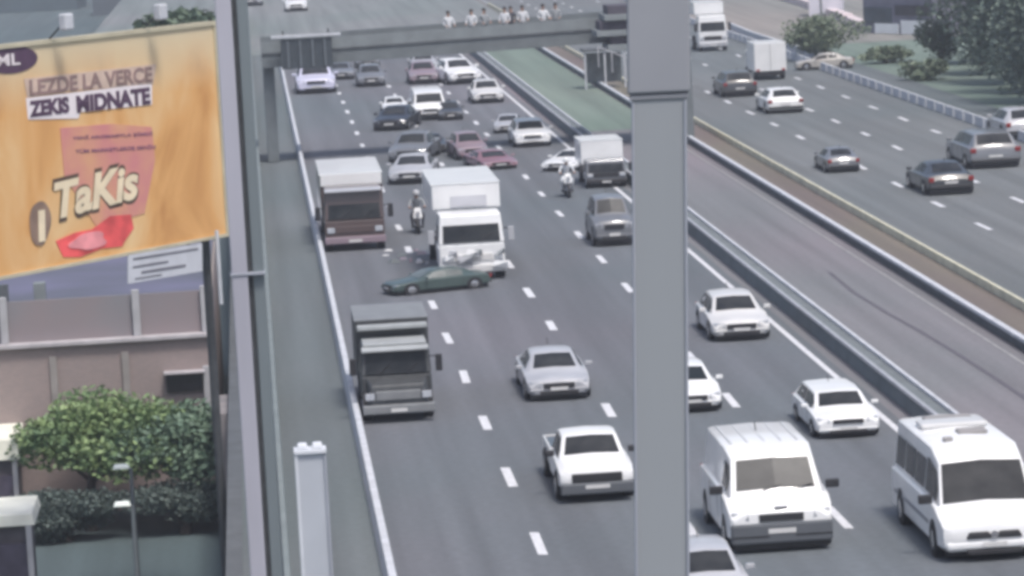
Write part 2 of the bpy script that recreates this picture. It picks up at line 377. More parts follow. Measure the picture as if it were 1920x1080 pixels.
poly([(104, 452), (140, 436), (172, 430), (205, 405), (245, 402), (250, 428), (236, 448), (228, 462), (190, 466), (150, 482), (118, 482)], .004, 'red_patch', RED)
blob(165, 452, 34, 16, -.2, .02, 'red_highlight', mat('print_light_red', (.80, .30, .32), .5, var=.2, scale=2), .12, seed=6)
blob(20, 112, 50, 26, -.1, .003, 'logo_oval', PUR, 0)
def btext(body, px0, px1, pyc0, pyc1, hpx, m, name='lettering', off=.02, bold=.0, shear=0., white=True):
    a, c = bb(px0, pyc0, off), bb(px1, pyc1, off); xd = (c - a).normalized(); yd = (up - xd * up.dot(xd)); yd.normalize()
    ctr = (a + c) / 2; H_ = hpx / pxm(ctr); loc = root.location
    if white: text_mesh(body, name + '_outline', WHT if m is PUR else DKO, root, ctr - loc - bn * .006, xd, yd, (c - a).length * 1.035, H_ * 1.22, .006, bold=.05 if bold < .05 else bold + .03, shear=shear)
    return text_mesh(body, name, m, root, ctr - loc + bn * .004, xd, yd, (c - a).length, H_, .008, bold=bold, shear=shear)
DKO = mat('print_dark_olive', (.10, .065, .045), .5, var=.2, scale=2)
poly([(44, 148), (292, 120), (286, 158), (130, 170), (50, 182)], .004, 'text_band', mat('print_greyish', (.60, .46, .38), .5, var=.12, scale=2))
poly([(48, 184), (284, 156), (284, 196), (150, 210), (146, 222), (52, 224)], .004, 'text_band', WHT)
btext('LEZDE LA VERCE', 54, 284, 165, 139, 30, mat('print_mauve', (.27, .18, .17), .5, var=.25, scale=2), bold=.035, white=False)
btext('ZEKIS', 54, 128, 205, 196, 31, PUR, bold=.05, white=False)
btext('MIDNATE', 142, 280, 196, 179, 32, PUR, bold=.05, white=False)
SM = mat('print_mauve_small', (.23, .10, .18), .5, var=.2, scale=2)
btext('YENİ AROMASIYLA ŞİMDİ', 135, 285, 259, 250, 9, SM, bold=.01, white=False)
btext('TÜM MARKETLERDE SENİN', 140, 290, 283, 274, 9, SM, bold=.01, white=False)
btext('TaKis', 102, 258, 378, 338, 68, CRM, bold=.035, shear=.25)
blob(74, 418, 20, 42, 0.05, .01, 'chip_picture', mat('print_brown', (.25, .17, .13), .5, var=.2, scale=2), .04, seed=9)
poly([(70, 395), (82, 393), (83, 452), (71, 454)], .026, 'chip_highlight', CRM)
btext('ML', -8, 36, 114, 110, 22, WHT, bold=.02, white=False)
# floodlights on arms along the top of the billboard
for px in (96, 272):
    p = bb(px, 52 if px > 200 else 88); p.z = zt_ + .1
    g = MB().tube(p - bn * .05, p + bn * .5 + up * .42, .025, n=8); bob(g, 'lamp_arm', DARKST, smooth=True)
    q = p + bn * .5 + up * .42
    g = MB().hexa([q + bx * a_ + bn * b2 + up * c_ for c_ in (-.22, .16) for a_, b2 in ((-.15, -.1), (.15, -.1), (.15, .12), (-.15, .12))]); bob(g, 'floodlight', WHITEC, bevel=.04)
# small white notice hanging below the billboard
sg = empty('notice_board', bb(306, 530)); tag(sg, 'small white notice with grey lines below the right end of the orange billboard', 'sign')
def sgp(pts, off, name, m, th=.03, parent=sg):
    q0 = [bb(x, y, off) - sg.location for x, y in pts]; q1 = [bb(x, y, off + th) - sg.location for x, y in pts]; g = MB(); g.face(q1); g.face(q0[::-1]); nn = len(pts)
    for i in range(nn): g.face([q0[i], q0[(i + 1) % nn], q1[(i + 1) % nn], q1[i]])
    return g.build(name, m, parent)
sgp([(238, 478), (376, 456), (377, 508), (238, 532)], .02, 'board', mat('notice_white', (.55, .57, .62), .5, var=.06, scale=2))
for (x0, x1, y, t) in ((246, 368, 484, 4), (246, 312, 499, 4), (262, 345, 511, 5), (250, 300, 522, 3)):
    dy = -.16; sgp([(x0, y - (x0 - 246) * .16), (x1, y - (x1 - 246) * .16), (x1, y - (x1 - 246) * .16 + t), (x0, y - (x0 - 246) * .16 + t)], .055, 'printed_line', mat('notice_grey', (.16, .16, .19), .6, var=.2), .004)
for px in (262, 352): sgp([(px, 455), (px + 4, 454), (px + 4, 482), (px, 483)], -.03, 'hanger', DARKST, .02)
# white down pipe to the right of the billboard
pa = atY(405, 440, 84.2); pc = atY(414, 570, 84.2); g = MB().tube((0, 0, 0), Vector((0, 0, pa.z - pc.z + .1)), .05, n=10)
o = g.build('white_pipe', WHITEC, smooth=True); o.location = (pa.x + .02, 84.2, pc.z); tag(o, 'thin white pipe just right of the orange billboard', 'pipe')

# ---------------------------------------------------------------- building with roof terrace
bxr = at(398, 632, 1.0); root = empty('brick_building', (-6, 101, -4)); tag(root, 'mauve brick building with a railed roof terrace below the billboard', 'building')
BRK = bpy.data.materials.new('brick'); BRK.use_nodes = True; n = BRK.node_tree.nodes; l = BRK.node_tree.links
bt = n.new('ShaderNodeTexBrick'); bt.inputs['Color1'].default_value = (.27, .222, .215, 1); bt.inputs['Color2'].default_value = (.31, .245, .235, 1); bt.inputs['Mortar'].default_value = (.28, .25, .245, 1); bt.inputs['Scale'].default_value = 4
tc = n.new('ShaderNodeTexCoord'); mp = n.new('ShaderNodeMapping'); mp.inputs['Rotation'].default_value = (math.radians(90), 0, 0); l.new(tc.outputs['Object'], mp.inputs[0]); l.new(mp.outputs[0], bt.inputs[0]); l.new(bt.outputs[0], n['Principled BSDF'].inputs['Base Color']); n['Principled BSDF'].inputs['Roughness'].default_value = .9
X0, X1 = -9.0, 4.35       # local to root
ROOFZ = 5.0
MB().box(X0, X1, 0, 26, 0, ROOFZ).build('wall', BRK, root)
MB().box(X0 - .1, X1 + .06, -.18, .6, ROOFZ + .002, ROOFZ + .13).build('ledge', mat('ledge_white', (.42, .40, .42), .7, var=.15, scale=2), root, bevel=.02)
TER = mat('terrace_panel', (.27, .215, .22), .7, col2=(.22, .22, .24), scale=.35)
MB().box(X0, X1 - .12, .22, .30, ROOFZ + .13, ROOFZ + 1.35).build('terrace_screen', TER, root)
for x in (X1 - .1, X1 - 2.1, X1 - 5.95, X1 - 8.5, X0 + .3):
    MB().box(x - .11, x + .11, .05, .2, ROOFZ + .131, ROOFZ + 1.5).build('screen_post', mat('post_white', (.40, .40, .42), .7, var=.1, scale=2), root, bevel=.02)
MB().box(X0, X1, .85, 26, ROOFZ + .8, ROOFZ + .9).build('roof', mat('roof_membrane', (.075, .085, .10), .7, col2=(.13, .13, .20), scale=.22), root)
MB().box(X1 - 5.1, X1 - 4.75, 1.1, 1.5, ROOFZ + .9, ROOFZ + 1.75).build('chimney', CONCL, root, bevel=.02)
MB().box(X0, X1 - 6, 3.2, 3.5, ROOFZ + .9, ROOFZ + 1.5).build('roof_plinth', CONCD, root)
wz = ROOFZ - 1.55
f = MB().box(X1 - 1.35, X1 - .3, -.12, -.001, wz, wz + .55).build('window', mat('window_dark', (.03, .028, .03), .4, var=.2), root)
MB().box(-.6, .6, -.35, .3, 0, .05).build('lintel', mat('ledge_white', (1, 1, 1)), f).location = (X1 - .8, -.12, wz + .56)
MB().box(X1 - .26, X1 - .06, -.16, -.002, wz - 1.2, wz + .7).build('pilaster', mat('post_white', (1, 1, 1)), root)
for k in range(3): MB().box(X1 - 2.6 - k * 2.1, X1 - 2.4 - k * 2.1, -.1, -.002, wz - 1, ROOFZ - .3).build('pilaster', mat('stucco', (.27, .25, .24), .8, var=.15, scale=2), root)
# narrow stucco wall between building and highway
g = MB().box(-.42, .42, -.2, 3.2, 0, 3.6).box(-.3, .1, -.21, -.2, 2.3, 3.0)
o = g.build('stucco_wall', mat('stucco_dirty', (.17, .165, .17), .9, col2=(.30, .275, .28), scale=1.1), bevel=.02); o.location = (-1.22, 95.5, -4); tag(o, 'patchy narrow stucco wall between the brick building and the highway', 'wall')

# cream roofed kiosk at the left edge and its neighbour
def kiosk(px, py, z, w, d, label, cat, name, hh=2.4, roofh=.5, m='paint_cream'):
    p = at(px, py, z); root = empty(name, (p.x, p.y, -4)); tag(root, label, cat); hz = z + 4
    MB().box(-w, 0, 0, d, hz, hz + roofh, top=.96).build('roof', mat('kiosk_cream', (.80, .80, .70), .7, var=.12, scale=1.4), root, bevel=.03)
    MB().box(-w + .15, -.2, .2, d - .2, 0, hz - .001).build('wall', mat('kiosk_wall', (.10, .09, .10), .8, var=.2, scale=2), root)
    MB().box(-.24, -.1, .0, .12, 0, hz - .001).build('post', mat('post_white', (1, 1, 1)), root)
    MB().box(-w + .1, -.25, .1, .199, .2, hz - .45).build('shutter', mat('shutter_violet', (.075, .065, .095), .6, var=.2, scale=3), root)
    return root
kiosk(66, 985, -1.2, 3.2, 2.6, 'small kiosk with a flat cream roof at the lower left', 'kiosk', 'kiosk', roofh=.3)
kiosk(38, 862, -1.8, 3.4, 3.4, 'pale roofed shed behind the kiosk beside the tree', 'shed', 'shed', roofh=.6)

# double street lamps in the lower street
def street_lamp(px, py, Y, label):
    p = atY(px, py, Y); root = empty('street_lamp', (p.x + .22, Y, -4)); tag(root, label, 'street lamp', 'street lamps on the lower street'); h = p.z + 4
    MB().tube((0, 0, 0), (0, 0, h), .07, .045, n=12).build('pole', mat('lamp_pole_grey', (.13, .15, .16), .6, var=.1, scale=2), root, smooth=True)
    MB().tube((0, 0, h), (-.30, -.1, h + .1), .03, n=8).build('arm', mat('lamp_pole_grey', (0, 0, 0)), root, smooth=True)
    g = MB(); g.hexa([(-.46, -.22, h + .03), (-.02, -.22, h + .03), (-.02, .05, h + .05), (-.46, .05, h + .05), (-.40, -.18, h + .13), (-.08, -.18, h + .13), (-.08, .0, h + .15), (-.40, .0, h + .15)])
    g.build('lamp_head', mat('lamp_head', (.75, .80, .74), .4, var=.05), root, bevel=.03)
street_lamp(231, 950, 84, 'white headed street lamp standing lowest and nearest beside the lower street')
street_lamp(229, 880, 88, 'white headed street lamp rising just behind the nearer one at the tree')

# ---------------------------------------------------------------- trees
def leafmat(name, a, b_):
    return mat(name, a, .6, col2=b_, scale=1.6)
LF1 = leafmat('leaves_green', (.115, .195, .095), (.25, .34, .14)); LF2 = leafmat('leaves_dark', (.06, .10, .07), (.11, .15, .10)); LF3 = leafmat('leaves_grey', (.12, .165, .11), (.19, .23, .155))
BARK = mat('bark', (.07, .055, .045), .9, var=.3, scale=6)
def tree(loc, crown, label, m, th=3., n=2600, leaf=.16, seed=1, group=None, name='tree'):
    rnd = random.Random(seed); root = empty(name, loc); tag(root, label, 'tree', group); rx, ry, rz, cz = crown
    g = MB(); g.tube((0, 0, 0), (.1, .05, th), .2, .12, n=10)
    clumps = []
    for k in range(17):
        while True:
            v = Vector((rnd.uniform(-1, 1), rnd.uniform(-1, 1), rnd.uniform(-.8, 1)))
            if v.length < 1: break
        c_ = Vector((v.x * rx * .8, v.y * ry * .8, cz + v.z * rz * .75)); clumps.append((c_, rnd.uniform(.25, .48)))
        if k < 9: g.tube((.1, .05, th - .1), c_, .07, .02, n=6)
    g.build('trunk', BARK, root, smooth=True)
    L = MB()
    for i in range(n):
        c_, r = clumps[i % len(clumps)]; v = Vector((rnd.gauss(0, 1), rnd.gauss(0, 1), rnd.gauss(0, 1))).normalized() * (rnd.random() ** .4)
        p = c_ + Vector((v.x * rx * r, v.y * ry * r, v.z * rz * r)) * 1.35
        a = Vector((rnd.gauss(0, 1), rnd.gauss(0, 1), rnd.gauss(0, .6))).normalized(); b2 = a.cross(Vector((rnd.gauss(0, 1), rnd.gauss(0, 1), rnd.gauss(0, 1)))).normalized()
        s_ = leaf * rnd.uniform(.6, 1.4); L.face([p - a * s_, p - b2 * s_ * .5, p + a * s_, p + b2 * s_ * .5])
    L.build('crown', m, root); return root
p = atY(160, 826, 98.2); tree((p.x, 98.2, -4), (2.45, 1.9, 1.3, p.z + 4), 'bushy green tree in front of the brick building', LF1, n=13000, leaf=.095, seed=3, th=1.5)
p = atY(338, 832, 98.4); tree((p.x, 98.4, -4), (2.3, 1.7, 1.15, p.z + 4), 'darker spreading tree right of the bushy green tree', leafmat('leaves_teal', (.115, .185, .130), (.17, .25, .17)), n=12000, leaf=.095, seed=8, th=1.2)
for i, (px, lab) in enumerate([(120, 'low dark hedge at the foot of the bushy green tree'), (345, 'low dark hedge at the foot of the spreading tree')]):
    p = atY(px, 950, 96.8); tree((p.x, 96.8, -4), (1.9, .8, .75, .75), lab, leafmat('leaves_hedge', (.080, .112, .104), (.098, .132, .116)), n=13000, leaf=.06, seed=90 + i, th=.4, name='hedge')
p = at(1545, 112); tree((p.x, p.y, 0), (2.4, 1.8, 1.25, 1.75), 'round grey green tree above the parked cream car', LF3, n=6000, leaf=.13, seed=5, th=1.2)
for i, (px, py, rx, rz, cz, lab) in enumerate([(1765, 118, 1.7, 2.2, 2.2, 'dark green tree at the left corner of the dark building'), (1730, 150, 1.3, .7, .7, 'low green shrub beside the path right of the white shopfront'), (1660, 118, 1.6, .5, .6, 'low olive shrub below the white shopfront')]):
    p = at(px, py); tree((p.x, p.y, 0), (rx, 1.3, rz, cz), lab, (LF2, LF3, LF3)[i], n=1800, leaf=.15, seed=20 + i, th=cz * .7)
for i, (px, py, Y, lab) in enumerate([(330, 36, 150, 'dark shrub peeking over the right end of the billboard')]):
    p = atY(px, py + 14, Y); tree((p.x, Y, -4), (1.9, 2, .7, p.z + 4), lab, LF2, n=2200, leaf=.2, seed=30 + i, th=p.z + 3.4)

# ---------------------------------------------------------------- footbridge
root = empty('footbridge', (10, 170, 0)); tag(root, 'grey concrete footbridge crossing the highway with people on it', 'footbridge')
L0, L1 = .6 - 10, 21.6 - 10
def rise(x): return (x + 10) * .018
def slab(name, y0, y1, z0, z1, m, x0=L0, x1=L1, parent=root, bevel=.0):
    g = MB(); g.hexa([(x0, y0, z0 + rise(x0)), (x1, y0, z0 + rise(x1)), (x1, y1, z0 + rise(x1)), (x0, y1, z0 + rise(x0)), (x0, y0, z1 + rise(x0)), (x1, y0, z1 + rise(x1)), (x1, y1, z1 + rise(x1)), (x0, y1, z1 + rise(x0))])
    return g.build(name, m, parent, bevel=bevel)
slab('girder', 0, 3.0, 4.72, 5.02, CONC)
slab('fascia', -.14, -.001, 4.68, 5.32, CONC)
slab('ledge', -.20, -.001, 5.321, 5.41, CONCD)  # dark colour draws the shadow line between girder and parapet
slab('parapet', -.12, -.001, 5.411, 5.93, CONCL)
slab('parapet', 3.0, 3.12, 4.9, 6.05, CONC)
for x in (L0 + .3, 20.6 - 10): MB().box(x - .28, x + .28, .5, 2.5, 0, 4.719 + rise(x - .28)).build('pier', CONC, root, bevel=.04)
# layered stair head at the station end
sh = empty('stair_tower', (18.3, 168.2, 0)); tag(sh, 'layered grey stair tower at the right end of the footbridge', 'stair tower')
for k, (z, x0, x1, m) in enumerate([(4.75, -1.0, 1.6, CONCL), (5.45, -1.5, 1.3, CONCL), (6.2, -1.1, 1.6, CONCL)]):
    MB().box(x0, x1, -1.2, 1.5, z, z + .28).build('landing', m, sh, bevel=.02)
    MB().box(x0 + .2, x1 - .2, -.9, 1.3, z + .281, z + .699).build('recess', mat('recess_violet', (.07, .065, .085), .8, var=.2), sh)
MB().box(1.95, 3.1, -.6, 1.1, 0, 7.0).build('shaft', CONC, sh)
MB().box(1.4, 1.95, -.6, 1.1, 4.9, 5.05).build('link_slab', CONC, sh)
g = MB()
for k in range(5): g.beam((-1.5 + k * .65, -1.35, 4.0 - k * .28), (-1.5 + k * .65, -1.35, 5.0 - k * .28), .05)
g.beam((-1.5, -1.35, 5.0), (1.2, -1.35, 3.8), .06); g.build('stair_rail', STEEL, sh)
# glazed shelter on the busway
p = at(1135, 165); root = empty('bus_shelter', (p.x, p.y, 0)); tag(root, 'glazed shelter with pale posts on the busway under the stair tower', 'shelter')
MB().box(-1.3, 1.3, -.6, 1.4, 2.3, 2.42).build('roof', CONCD, root)
for x in (-1.2, 0, 1.2): MB().box(x - .05, x + .05, -.5, -.4, 0, 2.299).build('post', WHITEC, root)
MB().box(-1.14, 1.14, .9, .94, .3, 2.1).build('glass_panel', mat('shelter_glass', (.12, .14, .15), .2, var=.2, scale=2), root)
# hanging traffic sign, seen from behind, at the left end of the footbridge
p = atY(575, 100, 169.2); root = empty('gantry_sign', (p.x, 169.2, p.z)); tag(root, 'dark ribbed back of a road sign hung from the left end of the footbridge', 'road sign')
MB().box(-1.25, 1.25, .0, .06, -.72, .72).build('panel', mat('sign_back', (.045, .058, .07), .6, var=.15, scale=3), root)
for x in (-.9, -.3, .3, .9): MB().box(x - .05, x + .05, -.09, -.002, -.65, .65).build('rib', mat('sign_rib', (.12, .14, .16), .6, var=.1), root)
MB().box(-1.7, 1.7, -.1, .1, .78, .93).build('hanger_beam', WHITEC, root, bevel=.02)
for x in (-1.1, 1.1): MB().box(x - .04, x + .04, .1, .16, .6, 1.15).build('bracket', DARKST, root)

# ---------------------------------------------------------------- buildings at the right and in the distance
def building(name, p0, p1, depth, h, m, label, base=0.0, bands=True, wm='window_slate'):
    p0, p1 = Vector((p0[0], p0[1], base)), Vector((p1[0], p1[1], base)); d = (p1 - p0); L = d.length; rz = math.atan2(d.y, d.x)
    root = empty(name, p0, rz); tag(root, label, 'building')
    MB().box(0, L, 0, depth, 0, h).build('wall', m, root); MB().box(-.15, L + .15, -.15, depth + .15, h + .002, h + .3).build('roof', CONCD, root)
    if bands:
        wmat = mat(wm, (.05, .058, .07), .25, var=.3, scale=.8); nx = max(2, int(L / 2.6)); nz = max(1, int(h / 3.0))
        for i in range(nx):
            for j in range(nz):
                x = (i + .5) * L / nx; z = (j + .35) * h / nz; f = MB().box(x - .62, x + .62, -.02, -.001, z, z + 1.3).build('window', wmat, root)
                MB().box(x - .68, x + .68, -.1, -.03, z - .08, z - .005).build('sill', CONC, f)
    return root
LFD = leafmat('leaves_slate', (.110, .155, .135), (.165, .215, .175))
ordn = ['first', 'second', 'third', 'fourth', 'fifth', 'sixth', 'seventh']
for i in range(7):
    q = i / 6; p = at(1800 + 190 * q, 124 + 108 * q); tree((p.x + 1.5, p.y + .5, 0), (2.7, 2.2, 6.3, 5.2), ordn[i] + ' tree from the far end in the tall dark row at the upper right', LFD, n=9000, leaf=.17, seed=50 + i, th=6.5, group='row of tall dark trees at the upper right')
for i in range(3):
    p = at(1850 + 75 * i, 128 + 40 * i); tree((p.x + 5.5, p.y + 3, 0), (3.4, 2.5, 7.6, 6.6), 'tall dark tree behind the row at the upper right, ' + ('farthest', 'middle', 'nearest')[i] + ' of the three behind', LFD, n=7000, leaf=.24, seed=70 + i, th=7.5, group='tall dark trees behind the row')
a = at(1620, 62); c = at(1750, 66); rt = building('white_shop', (a.x, a.y), (c.x, c.y), 4, 3.3, mat('shop_grey', (.17, .17, .22), .7, var=.2, scale=1), 'low shop with dark windows and white shutters, left of the dark building', bands=False)
L_ = Vector((c.x - a.x, c.y - a.y)).length
for (u0, u1, z0, z1, m, nm) in ((.02, .42, .75, 1.9, 'blueish', 'window'), (.48, .95, 1.35, 2.1, 'dk', 'window'), (.18, .52, -.0, .75, 'wh', 'shutter'), (.56, .98, .0, 1.0, 'wh', 'shutter')):
    mm = {'blueish': mat('shop_glass', (.05, .07, .09), .3, var=.3), 'dk': mat('shop_dark', (.03, .03, .04), .5, var=.3), 'wh': mat('shutter_white', (.82, .85, .86), .5, var=.05)}[m]
    MB().box(L_ * u0, L_ * u1, -.12, -.002, z0 + .02, z1).build(nm, mm, rt, bevel=.01)
a = at(1545, 30); o = building('white_outbuilding', (a.x - 1.2, a.y), (a.x + 1.4, a.y - .6), 3, 2.6, mat('bright_white', (.62, .61, .68), .6, var=.06), 'small bright white outbuilding at the top edge above the round tree', bands=False)
MB().box(.9, 1.05, -.05, -.002, 0, 2.5).build('downpipe', CONC, o)
# curving pale kerb of the slip road
ctr = [at(1385, -12), at(1450, -6), at(1500, 8), at(1545, 24), at(1590, 42), at(1625, 60)]
g = MB()
for a, c in zip(ctr, ctr[1:]): g.beam(a + up * .2, c + up * .3, .8, .7)
o = g.build('slip_road_kerb', mat('kerb_rosy', (.62, .54, .55), .8, var=.1, scale=1)); tag(o, 'curving pale rosy kerb of the slip road at the top', 'kerb')
ctr = [at(1370, 55), at(1410, 72), at(1470, 92), at(1590, 128)]
g = MB()
for a, c in zip(ctr, ctr[1:]): g.beam(a + up * .25, c + up * .25, .22, .5)
tag(g.build('roadside_barrier', WHITEC), 'pale barrier beside the brown verge behind the white trucks', 'barrier')
# pale garden walls at right
a = at(1700, 128); c = at(1760, 140); g = MB(); g.beam(a + up * .25, c + up * .25, .3, .5); tag(g.build('garden_wall', CONCL), 'short pale wall beside the low green shrub', 'wall')
# distance beyond the footbridge and over the billboard
for (px, py, wpx, hpx, base, col, lab) in [(60, 2, 170, 60, -4, 'a', 'distant flat grey building above the left end of the billboard'), (250, 6, 150, 40, -4, 'b', 'distant slate roofed building above the billboard'), (372, 14, 70, 45, -4, 'b', 'distant dark building between billboard and mast')]:
    p = at(px, py + 20, base); s_ = pxm(p); w_ = wpx / s_; p2 = p + R0 * w_
    building('distant_building', (p.x - w_ / 2, p.y), (p2.x - w_ / 2, p2.y), 12, hpx / s_, mat('distant_' + col, (.075, .105, .12) if col == 'a' else (.10, .12, .14), .8, var=.12, scale=.3), lab, base=base, bands=False)

# ---------------------------------------------------------------- vehicles
def shell(st, name, m, parent, crown=.03, smooth=True):
    g = MB(); n = 15
    def ring(s_):
        y, zb, wb, zs, ws, zt, wt = s_
        h = [(wb - .1, zb), (wb, zb + .1), (ws, (zb + zs) / 2), (ws - .005, zs), (ws - .07, zs + .03 if zt > zs + .05 else zs), (wt, zt - .035), (wt - .09, zt), (0, zt + crown)]
        pts = [(0, zb)] + h + [(-x, z) for x, z in h[:-1][::-1]]
        return [(x, y, z) for x, z in pts]
    N = 0
    for s_ in st: r = ring(s_); N = len(r); g.v += r
    for i in range(len(st) - 1):
        for k in range(N): g.f.append((i * N + k, i * N + (k + 1) % N, (i + 1) * N + (k + 1) % N, (i + 1) * N + k)); g.m.append(0)
    g.f.append(tuple(range(N))); g.f.append(tuple(range((len(st) - 1) * N, len(st) * N))); g.m += [0, 0]
    return g.build(name, m, parent, smooth=smooth, bevel=.012)
def lerp(a, b_, t): return a + (b_ - a) * t
def screen(sa, sb, name, m, parent, crown=.03, t0=.1, t1=.92, off=.016, inset=.10):
    g = MB(); nx = 6; d = Vector((0, sb[0] - sa[0], sb[5] - sa[5])).normalized(); nr = Vector((0, -d.z, d.y)) if sb[0] > sa[0] else Vector((0, d.z, -d.y))
    if nr.z < 0: nr = -nr
    rows = []
    for t in (t0, (t0 + t1) / 2, t1):
        w_ = lerp(sa[6], sb[6], t) - inset; row = []
        for k in range(nx + 1):
            u = -1 + 2 * k / nx; row.append(Vector((u * w_, lerp(sa[0], sb[0], t), lerp(sa[5], sb[5], t) + crown * (1 - abs(u * w_) / (w_ + .05)))) + nr * off)
        rows.append(row)
    for a, b_ in zip(rows, rows[1:]):
        for k in range(nx): g.face([a[k], a[k + 1], b_[k + 1], b_[k]])
    return g.build(name, m, parent, smooth=True)
def sidewin(st, i0, i1, u0, u1, side, name, m, parent, v0=.14, v1=.9):
    def P_(i, t, v):
        a, b_ = st[i], st[i + 1]; f = lambda k: lerp(a[k], b_[k], t)
        lo = (f(4) - .07, f(3) + .03); hi = (f(6), f(5) - .035); return Vector((side * (lerp(lo[0], hi[0], v) + .014), f(0), lerp(lo[1], hi[1], v)))
    g = MB(); segs = []
    for i in range(i0, i1 + 1):
        ta = u0 if i == i0 else 0; tb = u1 if i == i1 else 1; segs.append((i, ta)); segs.append((i, tb))
    lows = [P_(i, t, v0) for i, t in segs]; his = [P_(i, t, v1) for i, t in segs]
    for k in range(len(segs) - 1):
        if (lows[k] - lows[k + 1]).length > .01: g.face([lows[k], lows[k + 1], his[k + 1], his[k]])
    return g.build(name, m, parent)
def wheel(x, y, r, wd, parent, rimm=None):
    s_ = 1 if x > 0 else -1
    t = MB(); t.tube((x - s_ * wd / 2, y, r), (x + s_ * wd / 2, y, r), r, n=20); w_ = t.build('wheel', RUB, parent, smooth=True)
    rm = MB(); rm.tube((x + s_ * (wd / 2 + .001), y, r), (x + s_ * (wd / 2 + .012), y, r), r * .62, r * .5, n=12); rm.build('rim', rimm or CHROME, w_, smooth=True)
def arches(ys, xs, r, parent):
    for y in ys:
        for s_ in (-1, 1): MB().tube((s_ * (xs - .2), y, r + .02), (s_ * (xs + .004), y, r + .02), r * 1.2, n=20).build('wheel_arch', BLACK, parent, smooth=True)
def lamps(parent, x, y, z, w_, h_, d, m, name, slant=0.):
    for s_ in (-1, 1):
        g = MB(); y2 = y + slant; a = [(x - w_ / 2, y), (x + w_ / 2, y2), (x + w_ / 2, y2 + d), (x - w_ / 2, y + d)]
        g.hexa([(s_ * px, py, z - h_ / 2) for px, py in a] + [(s_ * px, py + .03, z + h_ / 2) for px, py in a]); g.build(name, m, parent, bevel=.02)
def mirrors(parent, x, y, z, m, s=1.0):
    for k in (-1, 1):
        g = MB().box(k * x - .0 if k > 0 else -x - .2 * s, k * x + .2 * s if k > 0 else -x, y, y + .09 * s, z, z + .14 * s); g.build('mirror', m, parent, bevel=.03)
KINDS = {
 'hatch': dict(L=3.9, W=1.72, st=[(0, .26, .72, .44, .75, .60, .60), (.10, .20, .80, .56, .82, .68, .66), (.45, .18, .84, .66, .85, .74, .66), (1.0, .18, .855, .78, .86, .86, .70), (1.62, .18, .86, .80, .86, 1.30, .58), (2.4, .18, .86, .81, .86, 1.36, .585), (3.25, .18, .86, .82, .855, 1.30, .56), (3.75, .2, .84, .80, .84, .90, .66), (3.9, .3, .78, .6, .8, .7, .6)], rw=(6, 7)),
 'sedan': dict(L=4.4, W=1.76, st=[(0, .26, .74, .44, .77, .60, .62), (.10, .20, .82, .56, .84, .67, .67), (.45, .18, .86, .66, .87, .73, .68), (1.15, .18, .875, .76, .88, .83, .70), (1.85, .18, .88, .78, .88, 1.24, .58), (2.5, .18, .88, .79, .88, 1.29, .58), (3.15, .18, .88, .80, .875, 1.24, .56), (3.8, .18, .86, .80, .87, .90, .66), (4.25, .22, .84, .78, .84, .86, .64), (4.4, .32, .78, .6, .8, .66, .6)], rw=(6, 7)),
 'suv': dict(L=4.3, W=1.82, st=[(0, .30, .78, .58, .80, .74, .66), (.08, .24, .86, .70, .87, .84, .72), (.4, .22, .88, .84, .90, .92, .72), (1.05, .22, .90, .92, .91, 1.0, .74), (1.6, .22, .91, .94, .91, 1.50, .64), (2.5, .22, .91, .95, .91, 1.56, .65), (3.8, .22, .90, .95, .905, 1.50, .63), (4.2, .24, .89, .92, .89, 1.02, .72), (4.3, .34, .84, .7, .86, .8, .7)], rw=(6, 7)),
 'van': dict(L=5.6, W=2.0, st=[(0, .32, .88, .72, .90, .86, .74), (.07, .26, .95, .80, .96, .94, .80), (.35, .24, .98, .98, .99, 1.06, .84), (.75, .24, 1.0, 1.1, 1.0, 1.18, .86), (1.35, .24, 1.0, 1.15, 1.0, 1.90, .78), (2.2, .24, 1.0, 1.2, 1.0, 2.06, .82), (5.4, .24, 1.0, 1.2, 1.0, 2.06, .82), (5.6, .3, .97, 1.15, .98, 1.98, .78)], rw=(6, 7)),
}
def plates(parent, y, z, m=PLATE): MB().box(-.24, .24, y, y + .02, z, z + .10).build('number_plate', m, parent)
